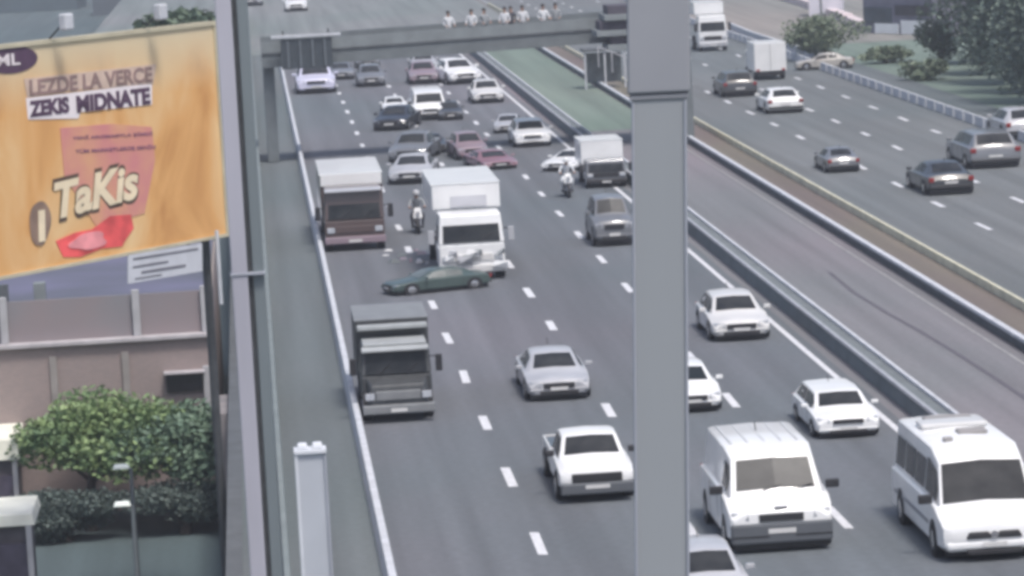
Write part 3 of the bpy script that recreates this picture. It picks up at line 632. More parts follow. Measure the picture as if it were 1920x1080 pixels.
def car(kind, col, loc, rz=0., wpx=None, zs=1.0, label='', cat='car', group=None, name=None, away=False, glass=GLASS, trim=None, roofm=None, scale=1.0):
    K = KINDS[kind]; st = K['st']; L, W = K['L'], K['W']; cm = P[col]; root = empty(name or {'hatch': 'hatchback_car', 'sedan': 'sedan_car', 'suv': 'estate_car', 'van': 'panel_van'}[kind], loc, rz)
    tag(root, label, cat, group); root.scale = (scale, scale, scale * zs)
    body = shell(st, 'body', cm, root)
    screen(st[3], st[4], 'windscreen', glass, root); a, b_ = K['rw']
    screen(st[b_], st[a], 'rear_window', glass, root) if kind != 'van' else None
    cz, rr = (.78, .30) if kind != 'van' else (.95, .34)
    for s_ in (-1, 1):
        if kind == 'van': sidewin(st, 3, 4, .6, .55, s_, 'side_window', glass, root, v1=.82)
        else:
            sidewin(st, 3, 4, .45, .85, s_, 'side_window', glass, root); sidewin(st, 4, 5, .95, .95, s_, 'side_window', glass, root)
    arches((cz, L - cz), W / 2 + .004, rr, root)
    for x in (-1, 1):
        for y in (cz, L - cz): wheel(x * (W / 2 - .09), y, rr, .2, root)
    f = st[1]; zm = f[5]
    lamps(root, f[4] - .19, -.025, zm - .13, .32, .17, .16, LAMPM, 'headlight', .09)
    MB().box(-.42, .42, -.045, .06, zm - .25, zm - .09).build('grille', BLACK, root, bevel=.01)
    MB().box(-.52, .52, -.045, .1, .20 + (.08 if kind == 'van' else 0), .34 + (.16 if kind == 'van' else 0)).build('air_intake', BLACK, root, bevel=.02)
    MB().box(-f[2] + .03, f[2] - .03, -.02, .09, .345 + (.17 if kind == 'van' else 0), .40 + (.17 if kind == 'van' else 0)).build('bumper', trim or cm, root, bevel=.02)
    plates(root, -.065, .36 if kind != 'van' else .5)
    g = MB().tube((-.035, -.04, zm - .07), (-.035, -.05, zm - .07), .045, n=10); 
    mirrors(root, st[3][4] - .02, st[3][0] + .25, st[3][3] + .08, cm if kind != 'van' else BLACK, 1.0 if kind != 'van' else 1.3)
    bk = st[-2]; lamps(root, bk[4] - .12, L - .06, bk[3] - .1, .2, .2, .08, TAIL, 'tail_light'); MB().box(-.24, .24, L + .001, L + .02, .5, .6).build('number_plate', PLATE, root)
    MB().box(-bk[2] + .05, bk[2] - .05, L - .08, L + .04, .3, .42).build('rear_bumper', BLACK, root, bevel=.02)
    # door seams and handles
    g = MB()
    for s_ in (-1, 1):
        for y in ((1.45, 2.35, 3.1) if kind != 'van' else (1.2, 2.1, 3.6)): g.box(s_ * W / 2 - .004, s_ * W / 2 + .004, y, y + .012, .3, st[4][3] - .03)
    g.build('door_seam', BLACK, root)
    MB().tube((0, L * .72, st[5][5] + .02), (0, L * .76, st[5][5] + .2), .012, n=6).build('antenna', BLACK, root)
    # black underbody slab, set low and wide to deepen the contact shadow
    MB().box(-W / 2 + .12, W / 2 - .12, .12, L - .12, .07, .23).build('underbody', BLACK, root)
    return root
CNT = {}
def put(kind, col, cx, cy, wpx, zs, label, yaw=0., away=False, ys=1.0, **k):
    p = at(cx, cy); s_ = pxm(p); W = KINDS[kind]['W']; sc_ = wpx / s_ / W; rz = math.radians(yaw)
    if away:
        L = KINDS[kind]['L'] * sc_; rz += math.pi; p = p + Vector((0, L, 0)); 
    c = car(kind, col, (p.x, p.y, 0), rz, zs=zs, label=label, scale=sc_, away=away, **k); c.scale[1] *= ys; return c
GN = 'vehicles in the near carriageway'; GF = 'vehicles in the opposite carriageway'
put('hatch', 'white2', 1392, 640, 113, .86, 'white hatchback beside the double guardrail, right of the thick pole, farthest of the cars there', group=GN)
put('suv', 'white', 1592, 822, 124, .72, 'boxy white estate car between the white panel van and the guardrail', group=GN)
put('hatch', 'white', 1300, 775, 116, .84, 'white car half hidden behind the right side of the thick pole', group=GN, glass=mat('glass_dark', (.012, .016, .018), .15))
put('sedan', 'silver', 1050, 752, 122, .86, 'silver car alone in the middle lane above the white pickup', group=GN)
put('hatch', 'silver', 1345, 1165, 150, .95, 'pale grey car cut off by the bottom edge, below the white van', group=GN)
# queue under and before the footbridge
put('suv', 'lilac', 594, 176, 74, .80, 'lilac silver minivan against the left barrier at the far end', group=GN)
put('hatch', 'grey', 697, 163, 52, .95, 'small grey car with a pale roof at the far end, right of the lilac minivan', group=GN)
put('hatch', 'rose', 796, 158, 56, .90, 'pale grey car directly behind the white van in the queue', group=GN)
put('van', 'white', 808, 226, 66, .78, 'white van with purple shadowed bumper in the middle of the queue', cat='van', group=GN)
put('sedan', 'white', 874, 158, 64, .95, 'white car next to the barrier at the head of the queue', group=GN, yaw=10)
put('hatch', 'white2', 916, 194, 60, .86, 'white hatchback just below the farthest white car by the barrier', group=GN)
put('sedan', 'black', 730, 246, 66, .86, 'black car with a light roof strip left of the white van', group=GN, yaw=-14)
put('sedan', 'grey', 764, 306, 76, .90, 'grey car behind the white box truck, angled left', group=GN, yaw=-12)
put('hatch', 'rose', 888, 300, 60, 1.02, 'pinkish car with a white roof behind the white box truck', group=GN, yaw=6)
put('sedan', 'maroon_car', 940, 318, 70, .60, 'low reddish car behind the right corner of the white box truck', group=GN, yaw=10)
put('suv', 'white', 1000, 276, 70, .78, 'bright white car with dark grille right of the pinkish car', group=GN)
put('sedan', 'white', 1046, 322, 74, .62, 'white car turned sideways in the right hand queue', group=GN, yaw=-28)
put('suv', 'grey', 1154, 462, 78, 1.3, 'grey car with pale bonnet touching the left side of the thick pole', group=GN)
put('hatch', 'dark', 846, 226, 46, .9, 'small dark car tucked against the right side of the white van in the queue', group=GN)
put('hatch', 'silver', 796, 134, 50, .8, 'pale car at the head of the middle lane under the footbridge', group=GN)
put('sedan', 'white2', 846, 140, 48, .8, 'small pale car just left of the farthest white car in the queue', group=GN)
put('sedan', 'silver', 768, 346, 82, .80, 'silver car nosing between the maroon truck and the white box truck', group=GN, yaw=-8)
put('hatch', 'dark', 690, 128, 46, .8, 'dark car farthest left in the middle of the queue under the footbridge', group=GN)
put('sedan', 'grey', 640, 150, 50, .8, 'grey car beside the lilac minivan under the footbridge', group=GN)
put('hatch', 'white', 742, 212, 48, .7, 'pale roofed car directly behind the black car in the queue', group=GN)
put('sedan', 'dark', 820, 288, 56, .8, 'dark car between the grey angled car and the pinkish car', group=GN, yaw=8)
put('sedan', 'silver', 952, 250, 52, .8, 'silver car between the pinkish car and the bright white car', group=GN, yaw=-6)
# opposite carriageway
put('hatch', 'white', 1474, 213, 70, .82, 'white hatchback below the white box truck in the opposite carriageway', away=True, group=GF)
put('suv', 'dark', 1389, 182, 66, .82, 'dark van shaped car left of the white hatchback in the opposite carriageway', away=True, group=GF)
put('sedan', 'grey', 1583, 324, 64, .92, 'grey car alone in the middle of the opposite carriageway', away=True, group=GF)
put('sedan', 'dark', 1785, 366, 92, .85, 'dark car nearest in the opposite carriageway', away=True, group=GF)
put('suv', 'grey', 1868, 316, 100, .78, 'grey car with a bright roof edge near the right border', away=True, group=GF)
put('hatch', 'silver', 1925, 262, 80, .9, 'pale car cut by the right border behind the grey car', away=True, group=GF)
p = at(1492, 132); car('sedan', 'cream', (p.x, p.y, 0), math.radians(-95), zs=.95, label='cream car parked sideways under the round grey green tree', scale=.82)
# far traffic seen above the footbridge
for i, (px, py, col, lab) in enumerate([(556, 22, 'white', 'white car far away above the left end of the footbridge'), (470, 12, 'silver', 'pale car far away beside the tall mast'), (1285, 22, 'dark', 'dark car in the distance right of the thick pole')]):
    put('sedan', col, px, py, 46 if i != 0 else 42, 1.0, lab, group='traffic beyond the footbridge')

# hood slats and other wide vehicles
def bigvan():
    r = put('van', 'white', 1468, 1036, 200, .88, ys=.72, label='white panel van with grey bumper, lower right of the thick pole', cat='van', group=GN, trim=mat('bumper_grey', (.10, .11, .125), .6, var=.1))
    MB().box(-.96, .96, -.07, .12, .22, .66).build('lower_bumper', MATS['bumper_grey'], r, bevel=.05)
    for s_ in (-1, 1): MB().box(s_ * .62 - .2, s_ * .62 + .2, .03, .2, .75, .86).build('lamp_cover', LAMPM, r, bevel=.03)
    for k in range(5): MB().box(-.66 + k * .32 - .02, -.66 + k * .32 + .02, 2.3, 5.2, 2.065, 2.10).build('roof_rib', P['white2'], r)
    MB().box(-.95, -.25, -.078, -.071, .36, .40).build('bumper_slot', BLACK, r); MB().box(.25, .95, -.078, -.071, .36, .40).build('bumper_slot', BLACK, r)
    MB().box(-.26, .26, -.09, -.072, .44, .54).build('number_plate', PLATE, r)
    MB().box(-.12, .12, .02, .06, .93, 1.0).build('badge', CHROME, r)
    for x in (-.25, .35): MB().beam((x, .74, 1.26), (x + .35, .80, 1.33), .02).build('wiper', BLACK, r)
    return r
bigvan()
def minibus():
    p = at(1866, 1052); s_ = pxm(p); W = 2.1; k = 200 / s_ / W
    root = empty('minibus', (p.x, p.y, 0), 0); tag(root, 'white minibus with roof hatches and oval black grille at the lower right border', 'minibus', GN); root.scale = (k, k * .82, k * .93)
    st = [(0, .36, .80, .62, .84, .70, .70), (.08, .24, .98, .74, 1.0, .84, .80), (.4, .22, 1.03, .92, 1.04, 1.02, .88), (.8, .22, 1.05, 1.08, 1.05, 1.15, .92), (1.35, .22, 1.05, 1.12, 1.05, 1.98, .84), (2.1, .22, 1.05, 1.12, 1.05, 2.22, .86), (6.3, .22, 1.05, 1.12, 1.05, 2.22, .86), (6.5, .3, 1.0, 1.1, 1.02, 2.1, .8)]
    shell(st, 'body', P['white'], root, crown=.05)
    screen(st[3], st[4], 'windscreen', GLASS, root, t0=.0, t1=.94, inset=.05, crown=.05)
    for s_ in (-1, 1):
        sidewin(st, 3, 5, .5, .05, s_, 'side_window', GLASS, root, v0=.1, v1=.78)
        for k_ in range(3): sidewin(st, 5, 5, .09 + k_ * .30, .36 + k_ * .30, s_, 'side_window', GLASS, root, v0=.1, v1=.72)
    arches((1.05, 5.2), 1.054, .36, root)
    for x in (-1, 1):
        for y in (1.05, 5.2): wheel(x * .96, y, .36, .22, root)
    g = MB()
    for i in range(2):
        cx = -.3 + .6 * i; g.hexa([(cx - .27, -.05, .50), (cx + .27, -.05, .50), (cx + .27, .1, .50), (cx - .27, .1, .50), (cx - .2, -.03, .66), (cx + .2, -.03, .66), (cx + .2, .1, .66), (cx - .2, .1, .66)])
    g.build('grille', BLACK, root, bevel=.04)
    MB().tube((0, -.07, .59), (0, -.04, .59), .08, n=16).build('badge', CHROME, root, smooth=True)
    lamps(root, .80, .02, .70, .3, .16, .2, LAMPM, 'headlight', .12)
    MB().box(-.95, .95, -.03, .2, .28, .44).build('bumper', P['white'], root, bevel=.05); MB().box(-.55, .55, -.055, .1, .16, .27).build('air_intake', BLACK, root, bevel=.02)
    plates(root, -.075, .33)
    mirrors(root, 1.05, .95, 1.15, BLACK, 1.4)
    for (x0, x1, y0, y1, z1, m) in ((-.45, .55, 5.3, 5.8, .04, 'h'), (-.1, .5, 3.2, 3.7, .04, 'h'), (-.55, -.35, 2.4, 2.6, .02, 'h')):
        MB().box(x0, x1, y0, y1, 2.245, 2.33).build('roof_hatch', mat('hatch_grey', (.28, .27, .27), .6, var=.1), root, bevel=.03)
    MB().box(-.7, .7, 4.3, 5.1, 2.24, 2.36).build('air_conditioner', P['white2'], root, bevel=.05)
    MB().box(-1.062, -1.052, 1.6, 6.0, .62, .70).build('side_stripe', mat('stripe_grey', (.25, .26, .28), .6), root)
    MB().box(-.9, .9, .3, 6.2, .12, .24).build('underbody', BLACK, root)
    return root
minibus()
def pickup():
    p = at(1122, 942); s_ = pxm(p); k = 142 / s_ / 1.85
    root = empty('pickup_truck', (p.x, p.y, 0)); tag(root, 'white pickup truck with black grille touching the left side of the thick pole', 'pickup truck', GN); root.scale = (k, k, k * .92)
    st = [(0, .45, .72, .68, .78, .78, .66), (.07, .36, .88, .78, .90, .90, .78), (.4, .34, .92, .90, .92, 1.0, .80), (1.05, .34, .92, .96, .92, 1.06, .80), (1.6, .34, .92, .98, .92, 1.55, .68), (2.2, .34, .92, .98, .92, 1.60, .68), (2.75, .34, .92, .98, .92, 1.55, .68), (2.95, .36, .9, .96, .92, 1.04, .76)]
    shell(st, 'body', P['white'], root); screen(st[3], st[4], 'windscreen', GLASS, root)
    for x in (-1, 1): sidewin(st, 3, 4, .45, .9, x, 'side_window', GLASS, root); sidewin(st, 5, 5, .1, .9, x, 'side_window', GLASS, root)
    g = MB().box(-.9, .9, 2.97, 4.9, .5, .62).box(-.9, -.84, 2.97, 4.9, .62, 1.0).box(.84, .9, 2.97, 4.9, .62, 1.0).box(-.839, .839, 4.84, 4.9, .62, 1.0); g.build('cargo_bed', P['white2'], root, bevel=.01)
    MB().box(-.83, .83, 3.0, 4.83, .625, .97).build('bed_cover', P['dark'], root, bevel=.03)
    arches((.85, 4.1), .922, .36, root)
    for x in (-1, 1):
        for y in (.85, 4.1): wheel(x * .84, y, .37, .24, root)
    MB().box(-.62, .62, -.05, .08, .56, .80).build('grille', BLACK, root, bevel=.03)
    MB().box(-.90, .90, -.09, .12, .24, .555).build('bumper', mat('bumper_grey', (0, 0, 0)), root, bevel=.05)
    MB().box(-.3, .3, -.1, -.092, .40, .50).build('number_plate', PLATE, root)
    lamps(root, .70, .0, .74, .30, .16, .16, LAMPM, 'headlight', .08); mirrors(root, .92, 1.2, 1.08, BLACK, 1.2)
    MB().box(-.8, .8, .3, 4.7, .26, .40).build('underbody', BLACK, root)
    o = MB().box(-.45, -.12, 1.36, 1.42, 1.10, 1.36).build('driver_headrest', BLACK, root)
    return root
pickup()
def truck(cx, cy, wpx, hpx, W, H, name, label, style, blen=5.0):
    p = at(cx, cy); s_ = pxm(p); k = wpx / s_ / W; root = empty(name, (p.x, p.y, 0)); tag(root, label, 'truck', GN)
    h = H; root.scale = (k, k, hpx / s_ / H * .985)
    w2 = W / 2; cabm, boxm = style['cab'], style['box']; cabh = style.get('cabh', h * .66); nose = style.get('nose', 0)
    zb = .5
    # cab: cabover, windscreen nearly upright
    f0 = .0; wz0, wz1 = style.get('ws', (cabh * .52, cabh * .86))
    if nose:
        g = MB().hexa([(-w2 * .80, 0, zb), (w2 * .80, 0, zb), (w2 * .86, nose + .02, zb), (-w2 * .86, nose + .02, zb), (-w2 * .72, .12, wz0 * .86), (w2 * .72, .12, wz0 * .86), (w2 * .82, nose + .02, wz0 * .97), (-w2 * .82, nose + .02, wz0 * .97)]); g.build('bonnet', cabm, root, bevel=.06)
        f0 = nose
    g = MB(); g.hexa([(-w2 * .95, f0, zb), (w2 * .95, f0, zb), (w2 * .95, f0 + 1.7, zb), (-w2 * .95, f0 + 1.7, zb), (-w2 * .95, f0 + .0, wz0), (w2 * .95, f0 + .0, wz0), (w2 * .95, f0 + 1.7, wz0), (-w2 * .95, f0 + 1.7, wz0)])
    g.hexa([(-w2 * .95, f0, wz0 + .001), (w2 * .95, f0, wz0 + .001), (w2 * .95, f0 + 1.7, wz0 + .001), (-w2 * .95, f0 + 1.7, wz0 + .001), (-w2 * .88, f0 + .18, cabh), (w2 * .88, f0 + .18, cabh), (w2 * .90, f0 + 1.65, cabh), (-w2 * .90, f0 + 1.65, cabh)])
    g.build('cab', cabm, root, bevel=.05)
    def fy(z): return f0 + .18 * (z - wz0) / (cabh - wz0)
    a, b_ = wz0 + .06, min(wz1, cabh - .08); x0 = w2 * .83
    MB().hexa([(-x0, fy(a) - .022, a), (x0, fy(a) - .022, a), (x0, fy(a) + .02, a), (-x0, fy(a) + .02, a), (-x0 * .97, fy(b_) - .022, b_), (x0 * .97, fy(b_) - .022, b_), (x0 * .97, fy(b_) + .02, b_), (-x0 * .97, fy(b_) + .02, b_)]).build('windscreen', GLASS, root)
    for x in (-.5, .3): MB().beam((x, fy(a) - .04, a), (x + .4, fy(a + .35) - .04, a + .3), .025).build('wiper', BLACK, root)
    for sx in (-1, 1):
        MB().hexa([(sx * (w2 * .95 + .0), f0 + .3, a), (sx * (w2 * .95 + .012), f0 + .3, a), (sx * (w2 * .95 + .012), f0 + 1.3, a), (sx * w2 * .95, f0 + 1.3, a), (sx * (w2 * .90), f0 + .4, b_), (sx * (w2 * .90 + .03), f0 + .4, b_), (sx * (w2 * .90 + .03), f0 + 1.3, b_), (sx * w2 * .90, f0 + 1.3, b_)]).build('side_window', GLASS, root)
        mm = MB().box(sx * (w2 + .18) - .10, sx * (w2 + .18) + .10, f0 + .0, f0 + .08, wz0 + .05, wz0 + .55).build('mirror', style.get('mirm', BLACK), root, bevel=.02)
        MB().beam((sx * w2 * .93, f0 + .1, wz0 + .5), (sx * (w2 + .18), f0 + .04, wz0 + .5), .03).build('mirror_arm', BLACK, mm)
    # cargo
    by = f0 + 1.85
    MB().box(-w2, w2, by, by + blen, style.get('boxz', .95), h - .04).build('cargo_box', boxm, root, bevel=.04)
    MB().box(-w2 - .02, w2 + .02, by - .02, by + blen + .02, h - .038, h).build('cargo_roof', style.get('roof', boxm), root, bevel=.015)
    if style.get('logo'): MB().box(-w2 * .45, w2 * .60, by - .03, by - .004, h * .74, h * .86).build('front_panel', mat('panel_faint', (.50, .51, .55), .6, var=.08), root)
    if style.get('visor'): MB().hexa([(-w2 * .9, f0 - .1, cabh - .12), (w2 * .9, f0 - .1, cabh - .12), (w2 * .9, f0 + .2, cabh - .04), (-w2 * .9, f0 + .2, cabh - .04), (-w2 * .9, f0 - .1, cabh - .08), (w2 * .9, f0 - .1, cabh - .08), (w2 * .9, f0 + .2, cabh + .0), (-w2 * .9, f0 + .2, cabh + .0)]).build('sun_visor', style['visor'], root)
    if style.get('cabroof'): MB().box(-w2 * .86, w2 * .86, f0 + .2, f0 + 1.6, cabh + .002, cabh + .09).build('cab_roof', style['cabroof'], root, bevel=.03)
    MB().box(-w2 * .6, w2 * .6, -.04, .1, zb + .18, zb + .44).build('grille', style.get('grille', BLACK), root, bevel=.02)
    MB().box(-w2 * .97, w2 * .97, -.12, .16, .28, .55).build('bumper', style.get('bump', STEEL), root, bevel=.04)
    lamps(root, w2 * .76, -.06, zb + .30, .28, .2, .14, LAMPM, 'headlight'); plates(root, -.15, .34)
    MB().box(-w2 * .8, w2 * .8, .5, by + blen, .45, .75).build('chassis', DARKST, root)
    for x in (-1, 1):
        for y in (f0 + .55 if not nose else .9, by + blen - 1.2): wheel(x * (w2 * .95 - .15), y, .42, .28, root, STEEL)
    return root
GR = mat('truck_grey', (.20, .21, .22), .5, var=.12, scale=2); GD = mat('truck_dark', (.055, .06, .065), .5, var=.2, scale=2); LG = mat('truck_light_grey', (.34, .36, .37), .5, var=.1, scale=2)
t = truck(750, 792, 140, 178, 2.2, 2.75, 'tipper_truck', 'dark grey bonneted truck in the left lane, nearest of the trucks', dict(cab=GD, box=GD, roof=GR, cabroof=LG, cabh=2.15, ws=(1.30, 1.95), nose=.75, visor=LG, bump=GR, grille=GR, boxz=.9), blen=3.6)
MB().box(-1.05, 1.05, 2.0, 2.5, 2.50, 2.62).build('tailboard_rim', LG, t, bevel=.02)
t = truck(668, 470, 118, 140, 2.3, 2.75, 'flatbed_truck', 'maroon brown truck with a bright white roof beside the left barrier', dict(cab=P['maroon'], box=P['maroon'], roof=P['white'], cabroof=None, cabh=2.35, ws=(1.15, 1.75), visor=P['silver'], bump=P['rose'], grille=P['maroon']), blen=6.5)
MB().box(-1.13, 1.13, 1.80, 1.848, 2.30, 2.75).build('header_board', P['white'], t, bevel=.01)
t = truck(888, 525, 130, 176, 2.3, 3.3, 'box_truck', 'tall white box truck with crumpled front stopped in the middle of the crash', dict(cab=P['white'], box=P['white'], roof=P['white'], cabh=2.35, ws=(1.30, 1.98), bump=P['white2'], grille=P['white2'], logo=True, mirm=P['silver'], boxz=2.36), blen=6.0)
# crumpled panels on the front of the box truck
rnd = random.Random(12)
for k in range(9):
    x = rnd.uniform(-1.0, 1.1); z = rnd.uniform(.45, 1.15); q = rnd.uniform(.15, .3); a = rnd.uniform(-.5, .5); g = MB(); y = -.2 - rnd.random() * .12
    g.hexa([(x - q, y, z), (x + q, y + .05, z + a * .3), (x + q, y + .14, z + a * .3), (x - q, y + .1, z), (x - q * .6, y + .06, z + .2), (x + q * .8, y - .06, z + .22 + a * .2), (x + q * .8, y + .1, z + .22 + a * .2), (x - q * .6, y + .13, z + .2)]); g.build('crumpled_panel', (P['white'], P['silver'], LG)[k % 3], t, bevel=.02)
truck(1338, 96, 56, 92, 2.3, 3.0, 'box_truck', 'white box truck at the top right of the thick pole', dict(cab=P['white'], box=P['white'], cabh=2.2, ws=(1.2, 1.8), grille=BLACK, boxz=2.21), blen=3.5)
t = truck(1138, 352, 80, 86, 2.3, 2.8, 'box_truck', 'boxy white truck behind the grey car at the left side of the thick pole', dict(cab=P['grey'], box=P['white'], roof=P['white'], cabh=1.7, ws=(.95, 1.5), boxz=1.3, grille=BLACK, bump=BLACK), blen=3.5)
# white box van seen from behind in the opposite carriageway
p = at(1446, 150); s_ = pxm(p); root = empty('delivery_truck', (p.x, p.y, 0)); tag(root, 'white square backed delivery truck in the opposite carriageway', 'truck', GF); k = 60 / s_ / 2.0; root.scale = (k, k, 70 / s_ / 2.6)
MB().box(-1, 1, 0, 3.2, .62, 2.6).build('cargo_box', P['white'], root, bevel=.03); MB().box(-.9, .9, 3.22, 4.7, .5, 1.9).build('cab', P['white2'], root, bevel=.08); MB().box(-.85, .85, .1, 4.6, .4, .6).build('chassis', BLACK, root)
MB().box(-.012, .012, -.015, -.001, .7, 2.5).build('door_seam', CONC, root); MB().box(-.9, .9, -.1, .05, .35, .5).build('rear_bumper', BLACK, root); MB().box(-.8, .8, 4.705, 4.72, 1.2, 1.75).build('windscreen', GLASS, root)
for x in (-1, 1):
    MB().box(x * .8 - .1, x * .8 + .1, -.04, -.001, .64, .78).build('tail_light', TAIL, root)
    for y in (.9, 3.9): wheel(x * .86, y, .38, .24, root)
# the dark green wrecked car across the lanes
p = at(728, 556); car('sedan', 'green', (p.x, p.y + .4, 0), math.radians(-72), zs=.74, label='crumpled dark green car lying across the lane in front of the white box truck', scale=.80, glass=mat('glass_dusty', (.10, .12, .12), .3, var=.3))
p = at(905, 512); 

# ---------------------------------------------------------------- people
SKIN = mat('skin', (.36, .22, .16), .6, var=.08, scale=8); HAIR = mat('hair', (.03, .022, .018), .7, var=.3, scale=20)
def person(loc, rz, shirt, trousers, label, pose='stand', helmet=None, group=None, seed=0):
    rnd = random.Random(seed); root_o = None
    if pose == 'stand':
        J = dict(pel=(0, 0, .92), sp=(0, .0, 1.12), ch=(0, -.01, 1.34), nk=(0, 0, 1.48), hd=(0, -.02, 1.56), ht=(0, -.02, 1.70))
        sw = rnd.uniform(-.05, .12)
        arm = lambda s: [(s * .19, 0, 1.40), (s * .26, -.04 - sw * s, 1.14), (s * .22, -.22, 1.02), (s * .20, -.28, 1.03)]
        leg = lambda s: [(s * .09, 0, .88), (s * .11, -.02, .48), (s * .12, .02, .09), (s * .13, -.16, .04)]
    else:
        J = dict(pel=(0, .25, .80), sp=(0, .20, .98), ch=(0, .10, 1.20), nk=(0, .04, 1.34), hd=(0, .0, 1.42), ht=(0, -.01, 1.56))
        arm = lambda s: [(s * .20, .08, 1.27), (s * .31, -.08, 1.05), (s * .30, -.33, 1.02), (s * .29, -.39, 1.02)]
        leg = lambda s: [(s * .11, .22, .78), (s * .24, -.18, .68), (s * .20, .0, .28), (s * .21, -.14, .24)]
    V = []; Ed = []; Rd = []
    def add(p_, r, par=None): V.append(p_); Rd.append(r); (Ed.append((par, len(V) - 1)) if par is not None else None); return len(V) - 1
    a0 = add(J['pel'], .135); a1 = add(J['sp'], .125, a0); a2 = add(J['ch'], .15, a1); a3 = add(J['nk'], .055, a2); a4 = add(J['hd'], .085, a3); a5 = add(J['ht'], .075, a4)
    for s in (-1, 1):
        A = arm(s); i = add(A[0], .062, a2); i = add(A[1], .045, i); i = add(A[2], .032, i); h = add(A[3], .034, i)
        for q in range(4): f1 = add((A[3][0] + (q - 1.5) * .02, A[3][1] - .05, A[3][2] - .005), .009, h); add((A[3][0] + (q - 1.5) * .02, A[3][1] - .075 - .004 * (q % 2), A[3][2] - .03), .008, f1)
        th = add((A[3][0] - s * .04, A[3][1] - .02, A[3][2] + .005), .010, h)
        Lg = leg(s); i = add(Lg[0], .09, a0); i = add(Lg[1], .065, i); i = add(Lg[2], .042, i); add(Lg[3], .036, i)
    me = bpy.data.meshes.new('person'); me.from_pydata(V, Ed, []); o = bpy.data.objects.new('body', me); C.objects.link(o)
    sk = o.modifiers.new('skin', 'SKIN'); 
    for i, d_ in enumerate(me.skin_vertices[0].data): d_.radius = (Rd[i], Rd[i]); d_.use_root = (i == 0)
    o.modifiers.new('sub', 'SUBSURF').levels = 1
    dg = bpy.context.evaluated_depsgraph_get(); dg.update(); m2 = bpy.data.meshes.new_from_object(o.evaluated_get(dg)); bpy.data.objects.remove(o)
    nk = Vector(J['nk']); pel = Vector(J['pel'])
    m2.materials.clear(); [m2.materials.append(x) for x in (shirt, trousers, SKIN, BLACK)]
    hands = [Vector(arm(s)[3]) for s in (-1, 1)]; feet = [Vector(leg(s)[3]) for s in (-1, 1)]; ank = feet[0].z + .07
    for pl in m2.polygons:
        c_ = pl.center; mi = 0
        if c_.z > nk.z - .02: mi = 2
        elif min((c_ - h_).length for h_ in hands) < .12: mi = 2
        elif c_.z < ank and abs(c_.x) < .4: mi = 3
        elif c_.z < pel.z + .02 and abs(c_.x) < .3 and (pose == 'stand' and c_.y > -.16 or pose != 'stand'): mi = 1
        pl.material_index = mi; pl.use_smooth = True
    root_o = bpy.data.objects.new('person', m2); C.objects.link(root_o); root_o.location = loc; root_o.rotation_euler = (0, 0, rz); tag(root_o, label, 'person', group)
    hd = Vector(J['hd']); ht = Vector(J['ht'])
    def ball(name, c_, r, m, sc3=(1, 1, 1), zmin=-9):
        g = MB(); nu, nv = 14, 8
        for j in range(nv + 1):
            for i in range(nu):
                ph = math.pi * j / nv; th_ = 2 * math.pi * i / nu; q = Vector((math.sin(ph) * math.cos(th_) * sc3[0], math.sin(ph) * math.sin(th_) * sc3[1], max(zmin, math.cos(ph)) * sc3[2])) * r; g.v.append(tuple(c_ + q))
        for j in range(nv):
            for i in range(nu): g.f.append((j * nu + i, j * nu + (i + 1) % nu, (j + 1) * nu + (i + 1) % nu, (j + 1) * nu + i)); g.m.append(0)
        return g.build(name, m, root_o, smooth=True)
    if helmet: ball('helmet', (hd + ht) / 2 + Vector((0, .015, .03)), .145, helmet, (1, 1.1, 1), -.55)
    else: ball('hair', (hd + ht) / 2 + Vector((0, .03, .035)), .108, HAIR, (.95, 1.05, 1), -.15)
    g = MB(); m_ = (hd + ht) / 2
    for s in (-1, 1): g.box(m_.x + s * .033 - .012, m_.x + s * .033 + .012, m_.y - .095, m_.y - .085, m_.z - .005, m_.z + .008)
    g.box(m_.x - .022, m_.x + .022, m_.y - .092, m_.y - .083, m_.z - .065, m_.z - .056); g.build('face_features', BLACK, root_o)
    MB().hexa([(m_.x - .014, m_.y - .112, m_.z - .036), (m_.x + .014, m_.y - .112, m_.z - .036), (m_.x + .014, m_.y - .075, m_.z - .036), (m_.x - .014, m_.y - .075, m_.z - .036), (m_.x - .006, m_.y - .09, m_.z + .006), (m_.x + .006, m_.y - .09, m_.z + .006), (m_.x + .006, m_.y - .075, m_.z + .006), (m_.x - .006, m_.y - .075, m_.z + .006)]).build('nose', SKIN, root_o)
    return root_o
SH = dict(white=mat('shirt_white', (.60, .62, .65), .8, var=.08), grey=mat('shirt_grey', (.28, .30, .32), .8, var=.1), dark=mat('shirt_dark', (.05, .055, .07), .8, var=.2)); TR = mat('trousers_dark', (.04, .045, .06), .8, var=.2)
for i, (px, sh_, lab) in enumerate([(840, 'white', 'person in white standing leftmost on the footbridge'), (884, 'white', 'person in white on the footbridge, second from the left'), (908, 'grey', 'person in grey on the footbridge, right of the second in white'), (946, 'white', 'person in white in the middle of the footbridge group'),
     (958, 'dark', 'person in dark clothes on the footbridge beside the middle one in white'), (980, 'white', 'person in white on the footbridge, first right of the one in dark'), (1018, 'white', 'person in white on the footbridge with a grey neighbour on the right'), (1042, 'grey', 'person in grey standing rightmost on the footbridge')]):
    p = atY(px, 34, 170.7); person((p.x, 170.55 + (i % 3) * .12, 5.02 + p.x * .018), random.Random(i).uniform(-.5, .5), SH[sh_], TR, lab, group='people standing on the footbridge', seed=i)

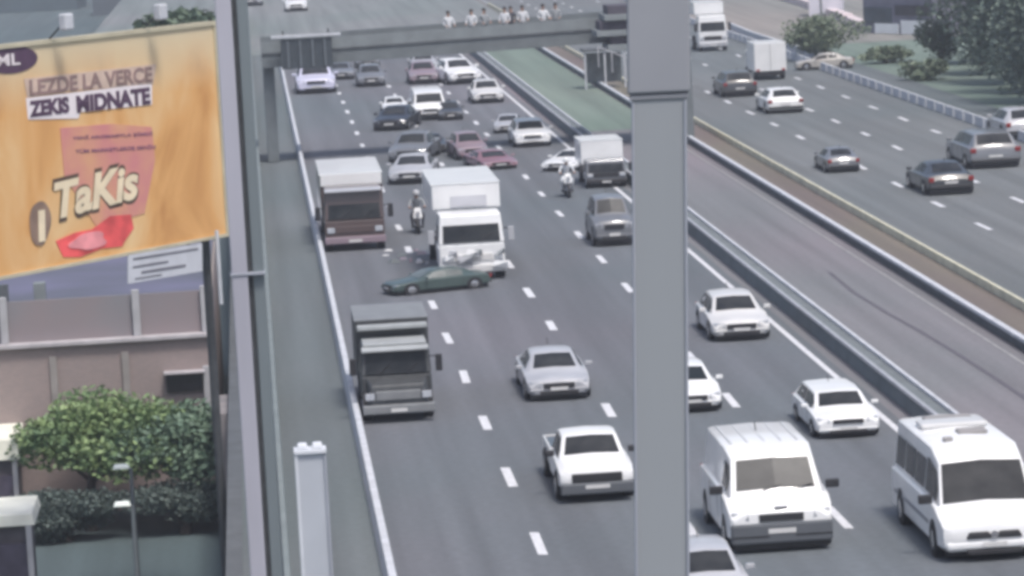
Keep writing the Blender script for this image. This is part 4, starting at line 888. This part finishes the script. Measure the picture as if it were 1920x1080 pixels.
def motorcycle(loc, rz, m, label):
    root = empty('motorcycle', loc, rz); tag(root, label, 'motorcycle', 'motorcycles between the lanes')
    for y in (-.55, .75):
        t = MB(); t.tube((-.06, y, .3), (.06, y, .3), .3, n=22); w_ = t.build('wheel', RUB, root, smooth=True); MB().tube((-.065, y, .3), (.065, y, .3), .17, n=14).build('rim', CHROME, w_, smooth=True)
    MB().hexa([(-.13, -.25, .35), (.13, -.25, .35), (.14, .35, .35), (-.14, .35, .35), (-.10, -.15, .78), (.10, -.15, .78), (.13, .3, .72), (-.13, .3, .72)]).build('engine_body', BLACK, root, bevel=.03)
    MB().hexa([(-.19, -.52, .60), (.19, -.52, .60), (.16, -.3, .60), (-.16, -.3, .60), (-.14, -.42, 1.02), (.14, -.42, 1.02), (.12, -.3, .98), (-.12, -.3, .98)]).build('front_fairing', m, root, bevel=.04)
    MB().box(-.13, .13, .1, .75, .72, .80).build('seat', BLACK, root, bevel=.03)
    MB().box(-.12, .12, .5, .95, .52, .68).build('tail_fairing', m, root, bevel=.03)
    g = MB()
    for s in (-1, 1): g.tube((s * .09, -.3, .95), (s * .08, -.55, .3), .025, n=8)
    g.build('fork', CHROME, root, smooth=True)
    MB().tube((-.34, -.36, 1.0), (.34, -.36, 1.0), .016, n=8).build('handlebar', BLACK, root, smooth=True)
    MB().tube((0, -.56, .80), (0, -.50, .80), .08, n=14).build('headlight', LAMPM, root, smooth=True)
    MB().box(-.24, .24, -.28, .5, .20, .24).build('footboard', BLACK, root, bevel=.01)
    return root
for (cx, cy, sh_, hm, m, ml, pl_) in [(1068, 372, 'white', P['white'], P['white'], 'white motorcycle between the white cars and the grey car by the pole', 'person in white with a white helmet riding between the queues'),
                                      (786, 440, 'grey', P['silver'], P['white'], 'motorcycle squeezed between the two trucks in the left lanes', 'person in grey with a silver helmet riding between the two trucks')]:
    p = at(cx, cy); motorcycle((p.x, p.y + .8, 0), 0, m, ml); person((p.x, p.y + .8, .03), 0, SH[sh_], SH[sh_] if sh_ == 'white' else TR, pl_, pose='ride', helmet=hm)

# crash debris between the trucks
rnd = random.Random(5); db = MB()
for k in range(16):
    p = at(rnd.uniform(715, 830), rnd.uniform(470, 500)); x, y = p.x, p.y; q = rnd.uniform(.06, .2); h_ = rnd.uniform(.04, .16)
    o = MB().hexa([(-q, -q, 0), (q, -q * .6, 0), (q * .7, q, 0), (-q * .8, q, 0), (-q * .5, -q * .5, h_), (q * .6, -q * .3, h_ * .7), (q * .4, q * .5, h_), (-q * .5, q * .5, h_ * .8)]).build('debris', (P['silver'], P['white2'], CONC, P['rose'])[k % 4], bevel=.01)
    o.location = (x, y, .001); o.rotation_euler = (0, 0, rnd.random() * 6); tag(o, 'torn car fragment lying on the road left of the white box truck', 'debris', 'torn fragments on the road at the crash')

# ---------------------------------------------------------------- thin summer haze over the whole scene
hz = MB().box(-400, 400, -60, 1000, -5.2, 40).build('haze', bpy.data.materials.new('haze')); tag(hz, kind='stuff')
hm = hz.data.materials[0]; hm.use_nodes = True; hn = hm.node_tree.nodes; hn.remove(hn['Principled BSDF'])
pv = hn.new('ShaderNodeVolumePrincipled'); pv.inputs['Color'].default_value = (.86, .90, 1, 1); pv.inputs['Density'].default_value = .00065; pv.inputs['Anisotropy'].default_value = .2
hm.node_tree.links.new(pv.outputs[0], hn['Material Output'].inputs['Volume'])
